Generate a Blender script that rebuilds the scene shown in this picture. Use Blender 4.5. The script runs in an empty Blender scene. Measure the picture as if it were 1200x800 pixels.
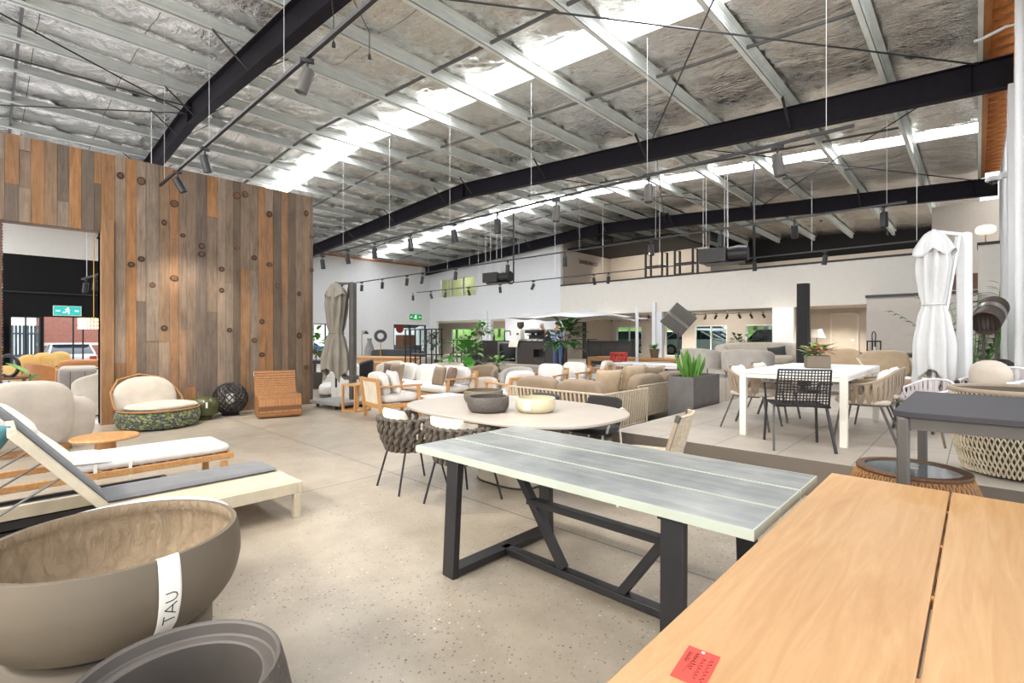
import bpy, bmesh, math, random
from mathutils import Vector as V, Matrix as M4, Euler, noise
R = math.radians
pi = math.pi
rnd = random.Random(11)
SC = bpy.context.scene
C = SC.collection

# ---------- surveying helper: floor plan of the hall seen from the tripod ----------
YAW = R(43.27)
CA, SA = math.cos(YAW), math.sin(YAW)
FP, EYE, VH = 580.0, 1.45, 395.0
SKY_STRENGTH = 12.0
WORLD_STRENGTH = 2.7
SPOT_K = 1.2
EXPOSURE = 0.5
BAND_TURN = R(20)
def ray(u):
    t = (u - 600) / FP
    return CA * t - SA, SA * t + CA
def G(u, v, z=0.0):                 # plan position of a point of known height
    d = FP * (EYE - z) / (v - VH)
    a, b = ray(u)
    return a * d, b * d
def D(u, d):                        # plan position at a known distance
    a, b = ray(u)
    return a * d, b * d
def UX(u, Y):                       # where the sight line crosses the wall Y = const
    a, b = ray(u)
    return a / b * Y
def UY(u, X):
    a, b = ray(u)
    return b / a * X
def ZV(v, d):
    return EYE + (VH - v) * d / FP

# ---------- tagging ----------
def tag(o, label=None, cat=None, group=None, kind=None):
    if label: o['label'] = label
    if cat: o['category'] = cat
    if group: o['group'] = group
    if kind: o['kind'] = kind
    return o
def thing(name, label, cat, loc=(0, 0, 0), rz=0.0, group=None):
    o = bpy.data.objects.new(name, None)
    o.empty_display_size = 0.1
    C.objects.link(o)
    o.location = loc
    o.rotation_euler = (0, 0, rz)
    return tag(o, label, cat, group)
def kids(o):
    return [c for c in bpy.data.objects if c.parent == o]
def dup(o, loc=None, rz=None, label=None, group=None, parent=None):
    c = o.copy()
    C.objects.link(c)
    if parent is not None: c.parent = parent
    if loc is not None: c.location = loc
    if rz is not None: c.rotation_euler = (0, 0, rz)
    if label: c['label'] = label
    if group: c['group'] = group
    for ch in kids(o):
        dup(ch, parent=c)
    return c

# ---------- mesh builder ----------
class MB:
    def __init__(s):
        s.bm = bmesh.new(); s.mi = 0
    def add(s, verts, faces):
        vs = [s.bm.verts.new(v) for v in verts]
        for f in faces:
            try:
                fc = s.bm.faces.new([vs[i] for i in f]); fc.material_index = s.mi
            except ValueError:
                pass
        return s
    def box(s, x0, x1, y0, y1, z0, z1):
        v = [(x, y, z) for z in (z0, z1) for y in (y0, y1) for x in (x0, x1)]
        return s.add(v, [(0, 2, 3, 1), (4, 5, 7, 6), (0, 1, 5, 4), (2, 6, 7, 3), (0, 4, 6, 2), (1, 3, 7, 5)])
    def obox(s, c, size, rot=(0, 0, 0)):
        m = Euler(rot).to_matrix(); c = V(c)
        hx, hy, hz = size[0] / 2, size[1] / 2, size[2] / 2
        v = [c + m @ V((x, y, z)) for z in (-hz, hz) for y in (-hy, hy) for x in (-hx, hx)]
        return s.add(v, [(0, 2, 3, 1), (4, 5, 7, 6), (0, 1, 5, 4), (2, 6, 7, 3), (0, 4, 6, 2), (1, 3, 7, 5)])
    def bar(s, p0, p1, w, h, up=(0, 0, 1)):
        p0, p1 = V(p0), V(p1)
        d = (p1 - p0).normalized(); up = V(up)
        if abs(d.dot(up)) > .98: up = V((0, 1, 0))
        a = d.cross(up).normalized(); b = a.cross(d).normalized()
        v = []
        for p in (p0, p1):
            for i, j in ((-1, -1), (1, -1), (1, 1), (-1, 1)):
                v.append(p + a * (i * w / 2) + b * (j * h / 2))
        return s.add(v, [(3, 2, 1, 0), (4, 5, 6, 7), (0, 1, 5, 4), (1, 2, 6, 5), (2, 3, 7, 6), (3, 0, 4, 7)])
    def tube(s, pts, r, n=8, closed=False, flat=1.0, up=(0, 0, 1)):
        pts = [V(p) for p in pts]; N = len(pts)
        rs = r if isinstance(r, (list, tuple)) else [r] * N
        rings = []
        prev = None
        for i, p in enumerate(pts):
            if closed: d = pts[(i + 1) % N] - pts[i - 1]
            else: d = pts[min(i + 1, N - 1)] - pts[max(i - 1, 0)]
            if d.length < 1e-9: d = V((0, 0, 1))
            d.normalize()
            if prev is None:
                u = V(up)
                if abs(d.dot(u)) > .95: u = V((1, 0, 0)) if abs(d.x) < .9 else V((0, 1, 0))
                a = d.cross(u).normalized()
            else:
                a = (prev - d * prev.dot(d))
                a = a.normalized() if a.length > 1e-6 else d.orthogonal().normalized()
            prev = a
            b = d.cross(a)
            rings.append([s.bm.verts.new(p + a * (math.cos(2 * pi * k / n) * rs[i]) + b * (math.sin(2 * pi * k / n) * rs[i] * flat)) for k in range(n)])
        M = N if closed else N - 1
        for i in range(M):
            q, w = rings[i], rings[(i + 1) % N]
            for k in range(n):
                try:
                    f = s.bm.faces.new((q[k], q[(k + 1) % n], w[(k + 1) % n], w[k])); f.material_index = s.mi
                except ValueError: pass
        if not closed:
            for q in (rings[0][::-1], rings[-1]):
                try:
                    f = s.bm.faces.new(q); f.material_index = s.mi
                except ValueError: pass
        return s
    def lathe(s, prof, n=32, c=(0, 0, 0), sx=1.0, sy=1.0, rot=None, cap=True):
        c = V(c); rings = []
        m = Euler(rot).to_matrix() if rot else None
        def P(x, y, z):
            p = V((x, y, z))
            return c + (m @ p if m else p)
        for r, z in prof:
            if r < 1e-5: rings.append([s.bm.verts.new(P(0, 0, z))])
            else: rings.append([s.bm.verts.new(P(r * sx * math.cos(2 * pi * k / n), r * sy * math.sin(2 * pi * k / n), z)) for k in range(n)])
        for a, b in zip(rings, rings[1:]):
            for k in range(n):
                k2 = (k + 1) % n
                if len(a) == 1 and len(b) == 1: continue
                q = (a[0], b[k2], b[k]) if len(a) == 1 else (a[k], a[k2], b[0]) if len(b) == 1 else (a[k], a[k2], b[k2], b[k])
                try:
                    f = s.bm.faces.new(q); f.material_index = s.mi
                except ValueError: pass
        for ring, rev in ((rings[0], True), (rings[-1], False)):
            if cap and len(ring) > 2 and prof[0] != prof[-1]:
                try:
                    f = s.bm.faces.new(ring[::-1] if rev else ring); f.material_index = s.mi
                except ValueError: pass
        return s
    def cush(s, c, size, e=.4, rot=(0, 0, 0), nu=20, nv=12, ez=None, puff=0.0):   # soft superellipsoid cushion
        m = rot if isinstance(rot, M4) else Euler(rot).to_matrix(); c = V(c); ez = ez or e
        def sp(w, p): return math.copysign(abs(w) ** p, w)
        rings = []
        for j in range(nv + 1):
            b = -pi / 2 + pi * j / nv
            cb, sb = sp(math.cos(b), ez), sp(math.sin(b), ez)
            if j in (0, nv):
                rings.append([s.bm.verts.new(c + m @ V((0, 0, sb * size[2] / 2 * (1 + puff))))]); continue
            ring = []
            for k in range(nu):
                a = 2 * pi * (k + .5) / nu
                x, y = cb * sp(math.cos(a), e), cb * sp(math.sin(a), e)
                z = sb * (1 + puff * (1 - min(1, (x * x + y * y))))
                ring.append(s.bm.verts.new(c + m @ V((x * size[0] / 2, y * size[1] / 2, z * size[2] / 2))))
            rings.append(ring)
        for a, b in zip(rings, rings[1:]):
            for k in range(nu):
                k2 = (k + 1) % nu
                q = (a[0], b[k2], b[k]) if len(a) == 1 else (a[k], a[k2], b[0]) if len(b) == 1 else (a[k], a[k2], b[k2], b[k])
                f = s.bm.faces.new(q); f.material_index = s.mi
        return s
    def prism(s, pts, z0, z1):               # polygon in plan, extruded upward
        n = len(pts)
        v = [(x, y, z0) for x, y in pts] + [(x, y, z1) for x, y in pts]
        return s.add(v, [tuple(range(n))[::-1], tuple(range(n, 2 * n))] + [(i, (i + 1) % n, n + (i + 1) % n, n + i) for i in range(n)])
    def slab(s, pts, vec):                   # any planar polygon given thickness vec
        n = len(pts); vec = V(vec)
        v = [V(p) for p in pts] + [V(p) + vec for p in pts]
        return s.add(v, [tuple(range(n))[::-1], tuple(range(n, 2 * n))] + [(i, (i + 1) % n, n + (i + 1) % n, n + i) for i in range(n)])
    def grid(s, fn, nu, nv, wrap=False):     # fn(i/nu, j/nv) -> point
        rows = [[s.bm.verts.new(fn(i / nu, j / nv)) for i in range(nu if wrap else nu + 1)] for j in range(nv + 1)]
        for j in range(nv):
            for i in range(nu):
                i2 = (i + 1) % nu if wrap else i + 1
                f = s.bm.faces.new((rows[j][i], rows[j][i2], rows[j + 1][i2], rows[j + 1][i])); f.material_index = s.mi
        return s
    def shell(s, a0, a1, r0, r1, z0, z1, n=28, sx=1.0, sy=1.0, lean=0.0, rise=None):   # upholstered curved wall, round top
        k = 5
        t = (r1 - r0)
        rows = []
        for i in range(n + 1):
            f = i / n; a = a0 + (a1 - a0) * f
            zt = z1 if rise is None else z1 * (1 - rise) + z1 * rise * math.sin(pi * f) ** .7
            prof = [(r1 - .01, z0)] + [((r0 + r1) / 2 + lean + math.cos(pi * q / k) * t / 2, zt - t / 2 + math.sin(pi * q / k) * t / 2) for q in range(k + 1)] + [(r0 + .01, z0)]
            rows.append([s.bm.verts.new((math.cos(a) * r * sx, math.sin(a) * r * sy, z)) for r, z in prof])
        m = len(rows[0])
        for i in range(n):
            for q in range(m):
                q2 = (q + 1) % m
                f = s.bm.faces.new((rows[i][q], rows[i + 1][q], rows[i + 1][q2], rows[i][q2])); f.material_index = s.mi
        for q in (rows[0], rows[-1][::-1]):
            f = s.bm.faces.new(q); f.material_index = s.mi
        return s
    def build(s, name, mat, parent=None, bevel=0.0, sub=0, sharp=38, loc=None, solid=0.0):
        bmesh.ops.recalc_face_normals(s.bm, faces=s.bm.faces[:])
        me = bpy.data.meshes.new(name)
        s.bm.to_mesh(me); s.bm.free()
        for m in (mat if isinstance(mat, (list, tuple)) else [mat]): me.materials.append(m)
        me.shade_smooth()
        me.set_sharp_from_angle(angle=R(sharp))
        o = bpy.data.objects.new(name, me); C.objects.link(o)
        if parent is not None: o.parent = parent
        if loc is not None: o.location = loc
        if solid:
            md = o.modifiers.new('solid', 'SOLIDIFY'); md.thickness = solid; md.offset = 0
        if bevel:
            md = o.modifiers.new('bevel', 'BEVEL'); md.width = bevel; md.segments = 2; md.limit_method = 'ANGLE'; md.angle_limit = R(40)
        if sub:
            md = o.modifiers.new('sub', 'SUBSURF'); md.levels = sub; md.render_levels = sub
        return o
def arc(c, r, a0, a1, n, plane='xy', z=0.0, sx=1, sy=1):
    out = []
    for i in range(n + 1):
        a = a0 + (a1 - a0) * i / n
        p, q = math.cos(a) * r * sx, math.sin(a) * r * sy
        out.append((c[0] + p, c[1] + q, z) if plane == 'xy' else (c[0] + p, c[1], c[2] + q) if plane == 'xz' else (c[0], c[1] + p, c[2] + q))
    return out
def smooth(prof, n=6):      # rounded profile through the given points
    P = [prof[0]] + list(prof) + [prof[-1]]; out = []
    for i in range(1, len(P) - 2):
        for k in range(n):
            t = k / n; a, b, c, d = P[i - 1], P[i], P[i + 1], P[i + 2]
            out.append(tuple(max(0, .5 * (2 * b[j] + (c[j] - a[j]) * t + (2 * a[j] - 5 * b[j] + 4 * c[j] - d[j]) * t * t + (3 * b[j] - a[j] - 3 * c[j] + d[j]) * t ** 3)) for j in (0, 1)))
    return out + [prof[-1]]
def struct(mb, name, mat, label=None, **k):
    o = mb.build(name, mat, **k)
    return tag(o, label, None, None, 'structure')
def solo(mb, name, mat, label, cat, group=None, **k):
    return tag(mb.build(name, mat, **k), label, cat, group)

# ---------- materials ----------
def srgb(h):
    if isinstance(h, str):
        h = [int(h[i:i + 2], 16) for i in (0, 2, 4)]
    f = lambda c: c / 12.92 if c <= .04045 else ((c + .055) / 1.055) ** 2.4
    return tuple(f(c / 255) for c in h) + (1.0,)
class NT:
    def __init__(s, name):
        s.m = bpy.data.materials.new(name); s.m.use_nodes = True
        s.t = s.m.node_tree; s.t.nodes.clear()
        s.out = s.n('ShaderNodeOutputMaterial'); s.b = s.n('ShaderNodeBsdfPrincipled')
        s.l(s.b.outputs[0], s.out.inputs[0])
    def n(s, t, **k):
        q = s.t.nodes.new(t)
        for a, b in k.items(): setattr(q, a, b)
        return q
    def l(s, a, b): s.t.links.new(a, b)
    def co(s, sc=(1, 1, 1), kind='Object'):
        q = s.n('ShaderNodeTexCoord'); m = s.n('ShaderNodeMapping'); m.inputs['Scale'].default_value = sc
        s.l(q.outputs[kind], m.inputs['Vector']); return m.outputs[0]
    def world(s, sc=(1, 1, 1)):
        q = s.n('ShaderNodeNewGeometry'); m = s.n('ShaderNodeMapping'); m.inputs['Scale'].default_value = sc
        s.l(q.outputs['Position'], m.inputs['Vector']); return m.outputs[0]
    def noise(s, vec, scale, detail=4, rough=.55, dist=0):
        q = s.n('ShaderNodeTexNoise'); q.inputs['Scale'].default_value = scale; q.inputs['Detail'].default_value = detail
        q.inputs['Roughness'].default_value = rough; q.inputs['Distortion'].default_value = dist
        s.l(vec, q.inputs['Vector']); return q.outputs[0]
    def ramp(s, fac, stops, interp='LINEAR'):
        q = s.n('ShaderNodeValToRGB'); e = q.color_ramp; e.interpolation = interp
        while len(e.elements) < len(stops): e.elements.new(.5)
        for el, (p, c) in zip(e.elements, stops): el.position = p; el.color = c if len(c) == 4 else tuple(c) + (1,)
        s.l(fac, q.inputs[0]); return q.outputs[0]
    def mix(s, fac, a, b, mode='MIX'):
        q = s.n('ShaderNodeMix', data_type='RGBA', blend_type=mode)
        if isinstance(fac, (int, float)): q.inputs[0].default_value = fac
        else: s.l(fac, q.inputs[0])
        for x, i in ((a, 6), (b, 7)):
            if isinstance(x, tuple): q.inputs[i].default_value = x
            else: s.l(x, q.inputs[i])
        return q.outputs[2]
    def math(s, op, a, b=None, c=None):
        q = s.n('ShaderNodeMath', operation=op)
        for x, i in ((a, 0), (b, 1), (c, 2)):
            if x is None: continue
            if isinstance(x, (int, float)): q.inputs[i].default_value = x
            else: s.l(x, q.inputs[i])
        return q.outputs[0]
    def sep(s, vec):
        q = s.n('ShaderNodeSeparateXYZ'); s.l(vec, q.inputs[0]); return q.outputs
    def bump(s, h, strength=.3, dist=.01, nrm=None):
        q = s.n('ShaderNodeBump'); q.inputs['Strength'].default_value = strength; q.inputs['Distance'].default_value = dist
        s.l(h, q.inputs['Height'])
        if nrm is not None: s.l(nrm, q.inputs['Normal'])
        s.l(q.outputs[0], s.b.inputs['Normal']); return q.outputs[0]
    def set(s, **k):
        for a, b in k.items():
            i = s.b.inputs[a.replace('_', ' ')]
            if isinstance(b, (int, float, tuple)): i.default_value = b
            else: s.l(b, i)
        return s
def plain(name, col, rough=.55, metal=0.0, var=.12, scale=6, bump=0.0, bscale=60, stretch=(1, 1, 1), spec=None, coat=0):
    t = NT(name); c = srgb(col)
    v = t.co(stretch)
    n = t.noise(v, scale)
    lo = tuple(max(0, x * (1 - var)) for x in c[:3]) + (1,); hi = tuple(min(1, x * (1 + var)) for x in c[:3]) + (1,)
    t.set(Base_Color=t.ramp(n, [(.3, lo), (.7, hi)]), Roughness=rough, Metallic=metal)
    if spec is not None: t.set(Specular_IOR_Level=spec)
    if coat: t.set(Coat_Weight=coat, Coat_Roughness=.15)
    if bump: t.bump(t.noise(v, bscale, 3), bump, .004)
    return t.m
def fabric(name, col, weave=260, rough=.9, var=.1, stripes=None):
    t = NT(name); c = srgb(col); v = t.co()
    w1 = t.n('ShaderNodeTexWave', wave_type='BANDS', bands_direction='X'); w1.inputs['Scale'].default_value = weave / 6; t.l(v, w1.inputs[0])
    w2 = t.n('ShaderNodeTexWave', wave_type='BANDS', bands_direction='Z'); w2.inputs['Scale'].default_value = weave / 6; t.l(v, w2.inputs[0])
    h = t.math('ADD', w1.outputs[1], w2.outputs[1])
    n = t.noise(v, 5)
    lo = tuple(x * (1 - var) for x in c[:3]) + (1,); hi = tuple(min(1, x * (1 + var)) for x in c[:3]) + (1,)
    t.set(Base_Color=t.ramp(n, [(.3, lo), (.7, hi)]), Roughness=rough, Sheen_Weight=.15, Specular_IOR_Level=.2)
    big = t.noise(v, 9, 3)
    t.bump(t.math('ADD', t.math('MULTIPLY', h, .15), big), .35, .012)
    return t.m
def wood(name, c0, c1, axis='X', rough=.45, plank=None, scale=1.0, coat=0):
    t = NT(name)
    k = {'X': (1, 14, 14), 'Y': (14, 1, 14), 'Z': (14, 14, 1)}[axis]
    v = t.co(tuple(a * scale for a in k))
    n = t.noise(v, 1.6, 6, .6, 1.2)
    f = t.noise(t.co(tuple(a * scale * 6 for a in k)), 1.5, 3)
    col = t.ramp(n, [(.28, srgb(c0)), (.72, srgb(c1))])
    col = t.mix(.18, col, t.ramp(f, [(.35, srgb(c0)), (.6, srgb(c1))]), 'MULTIPLY')
    if plank:                       # staves side by side, each a shade of its own
        ax, w = plank
        s = t.sep(t.co())[ax]
        cell = t.math('FLOOR', t.math('DIVIDE', s, w))
        wn = t.n('ShaderNodeTexWhiteNoise', noise_dimensions='1D'); t.l(cell, wn.inputs[1])
        col = t.mix(.6, col, t.ramp(wn.outputs[0], [(0, (.80, .74, .66, 1)), (1, (1, 1, 1, 1))]), 'MULTIPLY')
    t.set(Base_Color=col, Roughness=rough)
    if coat: t.set(Coat_Weight=coat, Coat_Roughness=.2)
    t.bump(f, .12, .002)
    return t.m
def emit(name, col, strength):
    t = NT(name); t.set(Base_Color=srgb(col), Emission_Color=srgb(col), Emission_Strength=strength); return t.m
def glass(name, tint='F4FAF8', rough=0.0):
    t = NT(name)
    g = t.n('ShaderNodeBsdfTransparent'); g.inputs[0].default_value = srgb(tint)
    s = t.n('ShaderNodeBsdfGlossy'); s.inputs['Roughness'].default_value = rough
    f = t.n('ShaderNodeFresnel'); f.inputs[0].default_value = 1.3
    m = t.n('ShaderNodeMixShader'); gm = t.n('ShaderNodeNewGeometry'); t.l(t.math('MULTIPLY', f.outputs[0], t.math('SUBTRACT', 1.0, gm.outputs['Backfacing'])), m.inputs[0]); t.l(g.outputs[0], m.inputs[1]); t.l(s.outputs[0], m.inputs[2])
    t.l(m.outputs[0], t.out.inputs[0]); return t.m

M = {}
def make_materials():
    # polished concrete with stone specks and saw-cut joints
    t = NT('polished_concrete'); w = t.world()
    base = t.ramp(t.noise(w, .55, 5, .6), [(.3, srgb('948876')), (.5, srgb('A29786')), (.7, srgb('ABA193'))])
    base = t.mix(.55, base, t.ramp(t.noise(w, 3.5, 4, .65), [(.35, srgb('988C7D')), (.65, srgb('B0A595'))]))
    vo = t.n('ShaderNodeTexVoronoi', feature='F1'); vo.inputs['Scale'].default_value = 62; t.l(w, vo.inputs['Vector'])
    sz = t.math('MULTIPLY', t.noise(w, 1.1, 3), 1.25)
    sp = t.math('LESS_THAN', vo.outputs['Distance'], t.math('MULTIPLY', t.math('SUBTRACT', t.sep(vo.outputs['Color'])[0], .38), sz))
    base = t.mix(sp, base, t.ramp(t.sep(vo.outputs['Color'])[1], [(0, srgb('5E564C')), (.5, srgb('857B6E')), (.8, srgb('A0978B')), (1, srgb('D6CCBE'))]))
    vo2 = t.n('ShaderNodeTexVoronoi', feature='F1'); vo2.inputs['Scale'].default_value = 150; t.l(w, vo2.inputs['Vector'])
    sp2 = t.math('LESS_THAN', vo2.outputs['Distance'], .22)
    base = t.mix(t.math('MULTIPLY', sp2, .35), base, t.ramp(t.sep(vo2.outputs['Color'])[0], [(0, srgb('857B6F')), (1, srgb('DDD3C6'))]))
    x, y, z = t.sep(w)
    jx = t.math('LESS_THAN', t.math('ABSOLUTE', t.math('SUBTRACT', t.math('MODULO', t.math('ADD', x, 57.1), 5.0), 2.5)), .006)
    jy = t.math('LESS_THAN', t.math('ABSOLUTE', t.math('SUBTRACT', t.math('MODULO', t.math('ADD', y, 49.52), 5.0), 2.5)), .006)
    base = t.mix(t.math('MAXIMUM', jx, jy), base, srgb('5E564C'))
    t.set(Base_Color=base, Roughness=t.ramp(t.noise(w, 2.2, 3), [(.3, (.32,) * 3), (.7, (.48,) * 3)]), Specular_IOR_Level=.45)
    M['concrete'] = t.m
    # stone tiles 0.6 x 1.2
    t = NT('stone_tile'); w = t.world(); x, y, z = t.sep(w)
    base = t.ramp(t.noise(w, 1.6, 6, .65), [(.3, srgb('A0968A')), (.7, srgb('B8AFA4'))])
    jx = t.math('LESS_THAN', t.math('ABSOLUTE', t.math('SUBTRACT', t.math('MODULO', t.math('ADD', x, 60.5), .6), .3)), .004)
    jy = t.math('LESS_THAN', t.math('ABSOLUTE', t.math('SUBTRACT', t.math('MODULO', t.math('ADD', y, 30.0 + 1.2 - 5.15 + .6), 1.2), .6)), .004)
    base = t.mix(t.math('MAXIMUM', jx, jy), base, srgb('6A6158'))
    t.set(Base_Color=base, Roughness=.5); M['tile'] = t.m
    # crumpled roof foil
    t = NT('roof_foil'); w = t.world()
    a = t.noise(t.world((.8, 2.0, 1)), 2.6, 3, .6, 1.6); b = t.noise(t.world((1, 1.5, 1)), 9, 4, .65, 1.8); c = t.noise(w, 30, 3, .6)
    h = t.math('ADD', t.math('ADD', a, t.math('MULTIPLY', b, .42)), t.math('MULTIPLY', c, .08))
    y = t.sep(w)[1]
    seam = t.math('LESS_THAN', t.math('ABSOLUTE', t.math('SUBTRACT', t.math('MODULO', t.math('ADD', y, 20.3), 1.35), .67)), .007)
    col = t.mix(seam, t.ramp(b, [(.3, srgb('EEEAE4')), (.7, srgb('FBFAF7'))]), srgb('76716A'))
    t.set(Base_Color=col, Metallic=1.0, Roughness=.24); t.bump(h, .6, .06); M['foil'] = t.m
    # reclaimed boards, one tone per board
    t = NT('reclaimed_timber'); g = t.n('ShaderNodeNewGeometry')
    v = t.world((16, 16, .9))
    n = t.noise(v, 1.4, 7, .65, 1.6)
    n2 = t.noise(t.world((3, 3, 1.1)), 1.7, 5, .7)
    tone = t.ramp(g.outputs['Random Per Island'], [(0, srgb('7E6C5B')), (.13, srgb('8F7D6C')), (.24, srgb('8F6D4D')), (.34, srgb('6B5E53')), (.45, srgb('846C55')), (.55, srgb('A0744A')), (.63, srgb('857769')), (.72, srgb('946D49')), (.80, srgb('665748')), (.88, srgb('93806F')), (.95, srgb('8F735A'))], 'CONSTANT')
    col = t.mix(.75, tone, t.ramp(n, [(.3, (.42, .38, .34, 1)), (.55, (.9, .88, .86, 1)), (.75, (1.15, 1.12, 1.08, 1))]), 'MULTIPLY')
    col = t.mix(.6, col, t.ramp(n2, [(.3, (.5, .48, .46, 1)), (.6, (1.1, 1.05, 1, 1))]), 'MULTIPLY')
    t.set(Base_Color=col, Roughness=.75); t.bump(n, .35, .006); M['boards'] = t.m
    M['jamb'] = wood('jamb_timber', '7A5838', 'A67C52', 'Z', .6)
    M['knot_dark'] = plain('knot_bark', '3A2A1E', .8)
    M['knot_ring'] = plain('knot_heart', '83582F', .7)
    M['white'] = plain('white_paint', 'E6E7E8', .6, var=.02, bump=.05)
    M['warm_white'] = plain('warm_white_paint', 'E2DCD2', .6, var=.02)
    M['beige'] = plain('beige_paint', 'B3A89B', .65, var=.03)
    M['greige'] = plain('greige_paint', 'C0B8AE', .65, var=.03)
    M['black_paint'] = plain('black_paint', '191818', .7, var=.1, spec=.15)
    M['steel'] = plain('dark_steel', '1F1C23', .6, var=.15, spec=.15)
    M['galv'] = plain('galvanised_steel', 'DADDD7', .45, .05, var=.08, scale=3)
    M['strut'] = plain('bridging_steel', '6B6A68', .5, .3)
    M['black'] = plain('black_metal', '222123', .42, var=.2)
    M['darkgrey'] = plain('charcoal_metal', '4B4743', .45)
    M['chrome'] = plain('brushed_metal', 'B8B6B2', .28, .9)
    M['wire'] = plain('suspension_cable', 'D8D8D6', .5)
    M['oak'] = wood('oiled_oak', 'BE9361', 'D2AE7F', 'Y', .38, (0, .115))
    M['teak'] = wood('teak', 'B5834F', 'D8A972', 'Z', .45)
    M['teak_x'] = wood('teak_lengthwise', 'B5834F', 'D8A972', 'X', .45)
    M['walnut'] = wood('walnut', '5A3A26', '7F5638', 'X', .45)
    M['rough_timber'] = wood('pine_batten', 'A8662E', 'CF8D4C', 'Y', .6)
    M['white_fab'] = fabric('white_fabric', 'DEDAD4')
    M['cream_fab'] = fabric('cream_fabric', 'DDD3BF')
    M['greige_fab'] = fabric('greige_fabric', 'C3B8AA')
    M['taupe_fab'] = fabric('taupe_fabric', '8D7B67')
    M['beige_fab'] = fabric('beige_fabric', 'B5A086')
    M['brown_fab'] = fabric('mocha_fabric', '7A6558')
    M['grey_fab'] = fabric('grey_fabric', 'A8A29B')
    M['char_fab'] = fabric('charcoal_fabric', '4A4A4C')
    M['dark_fab'] = fabric('black_fabric', '2E2D2E')
    M['pad_grey'] = fabric('slate_pad', '6F7072')
    M['teal_fab'] = fabric('teal_fabric', '4F7F85')
    M['tan_lea'] = plain('tan_leather', 'A9713F', .5)
    M['shear'] = fabric('honey_boucle', 'CFA765', 40)
    M['umb_white'] = fabric('white_canvas', 'C6C6C6', 200, .8, .04)
    M['umb_grey'] = fabric('grey_canvas', '8E877B', 200)
    M['rope'] = plain('beige_rope', 'C0B29C', .85, var=.15, scale=40, bump=.4, bscale=90)
    M['rope_dark'] = plain('dark_rope', '574E45', .85, var=.25, scale=30, bump=.5, bscale=90)
    M['strap'] = fabric('taupe_strap', '968674', 300)
    M['strap_lilac'] = fabric('pale_strap', 'CFC6C8', 300)
    M['stone_top'] = plain('ceramic_top', 'A89F95', .45, var=.06, scale=3)
    M['conc_base'] = plain('cast_base', 'BDB19E', .7)
    M['pot_taupe'] = plain('taupe_pot', '665B4C', .6, var=.06, bump=.15)
    M['pot_dark'] = plain('dark_pot', '4E4843', .6, var=.3, scale=70, bump=.5)
    M['pot_cream'] = plain('cream_pot', 'BDB496', .6, var=.05)
    M['pot_grey'] = plain('grey_pot', '8E8B88', .6)
    M['card_white'] = plain('white_card', 'F0ECE2', .6, var=.02)
    M['ink'] = plain('ink', '26221F', .6)
    M['red_card'] = plain('red_card', 'EE4436', .5, var=.04)
    M['leaf'] = plain('leaf_green', '4C8F2F', .45, var=.35, scale=3)
    M['leaf_dark'] = plain('leaf_deep_green', '2F5A2A', .45, var=.35, scale=3)
    M['leaf_light'] = plain('leaf_bright_green', '5C8C38', .45, var=.3, scale=3)
    M['leaf_pink'] = plain('leaf_blush', 'C79A78', .5, var=.3)
    M['stem'] = plain('plant_stem', '5C4A34', .7)
    M['soil'] = plain('soil', '3A2F27', .9)
    M['grass'] = plain('lawn', '6F9A3A', .9, var=.3, scale=2)
    M['asphalt'] = plain('asphalt', '8A8986', .9)
    M['floor_white'] = plain('white_resin_floor', 'D9DAE0', .25, var=.03)
    M['glass'] = glass('window_glass')
    M['glass_dark'] = plain('car_glass', '1E2A38', .08, var=.1, spec=.8)
    M['lens'] = emit('lamp_lens', 'FFE2B8', 14)
    M['lens_off'] = plain('lamp_reflector', 'C9C3B8', .3)
    M['skin'] = plain('skin', 'C99C80', .55, var=.05)
    M['hair_grey'] = plain('grey_hair', 'A59E98', .8)
    M['hair_brown'] = plain('brown_hair', '4A3A2C', .8)
    M['shirt_dark'] = plain('navy_shirt', '3C434E', .85)
    M['shirt_blue'] = plain('pale_blue_shirt', 'AFC0DE', .85)
    M['denim'] = plain('denim', '4B6796', .85)
    M['red'] = plain('red_paint', 'C0372F', .45)
    M['rattan'] = plain('rattan', '5F4029', .6, var=.3, scale=50, bump=.4, bscale=120)
    M['rattan_light'] = plain('pale_rattan', '9A7040', .6, var=.3, scale=60)
    M['wicker_cream'] = plain('cream_wicker', 'BDB29A', .65, var=.2, scale=40)
    M['wicker_dark'] = plain('dark_wicker', '5C564B', .8)  # dark bowl colour behind the cream lattice
    M['dktop'] = plain('anthracite_top', '39383C', .55, spec=.25, var=.1, scale=4, stretch=(1, 8, 1))
    M['bar_black'] = plain('bar_front', '3A3533', .5, var=.15)
    M['screen'] = plain('screen', '15171B', .15)
    M['gold'] = plain('gold_metal', 'C9993F', .3, .8)
    M['crystal'] = emit('lit_crystal', 'FFE9C0', 2.2)
make_materials()
# ======================= THE HALL =======================
XL, XR, XW = -26.5, 0.45, -10.55        # left wall, right wall, timber wall
YB, YE = 20.2, 25.0                     # mezzanine front, street facade
RIDGE = -13.0
def roofz(x):
    return 6.25 + .75 * (1 - abs(x - RIDGE) / 13.0)

def crumple(x, y):                      # creased sheet: ridged, warped noise
    wx = x + .5 * noise.noise((x * .9, y * .9, 3.1)); wy = y + .5 * noise.noise((x * .9, y * .9, 8.7))
    a = 1 - abs(noise.noise((wx * 1.5, wy * 2.6, 0))) * 2
    b = 1 - abs(noise.noise((wx * 4.2, wy * 6.0, 5))) * 2
    return .045 * a + .022 * b + .03 * noise.noise((x * .8, y * .8, 1))

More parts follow.
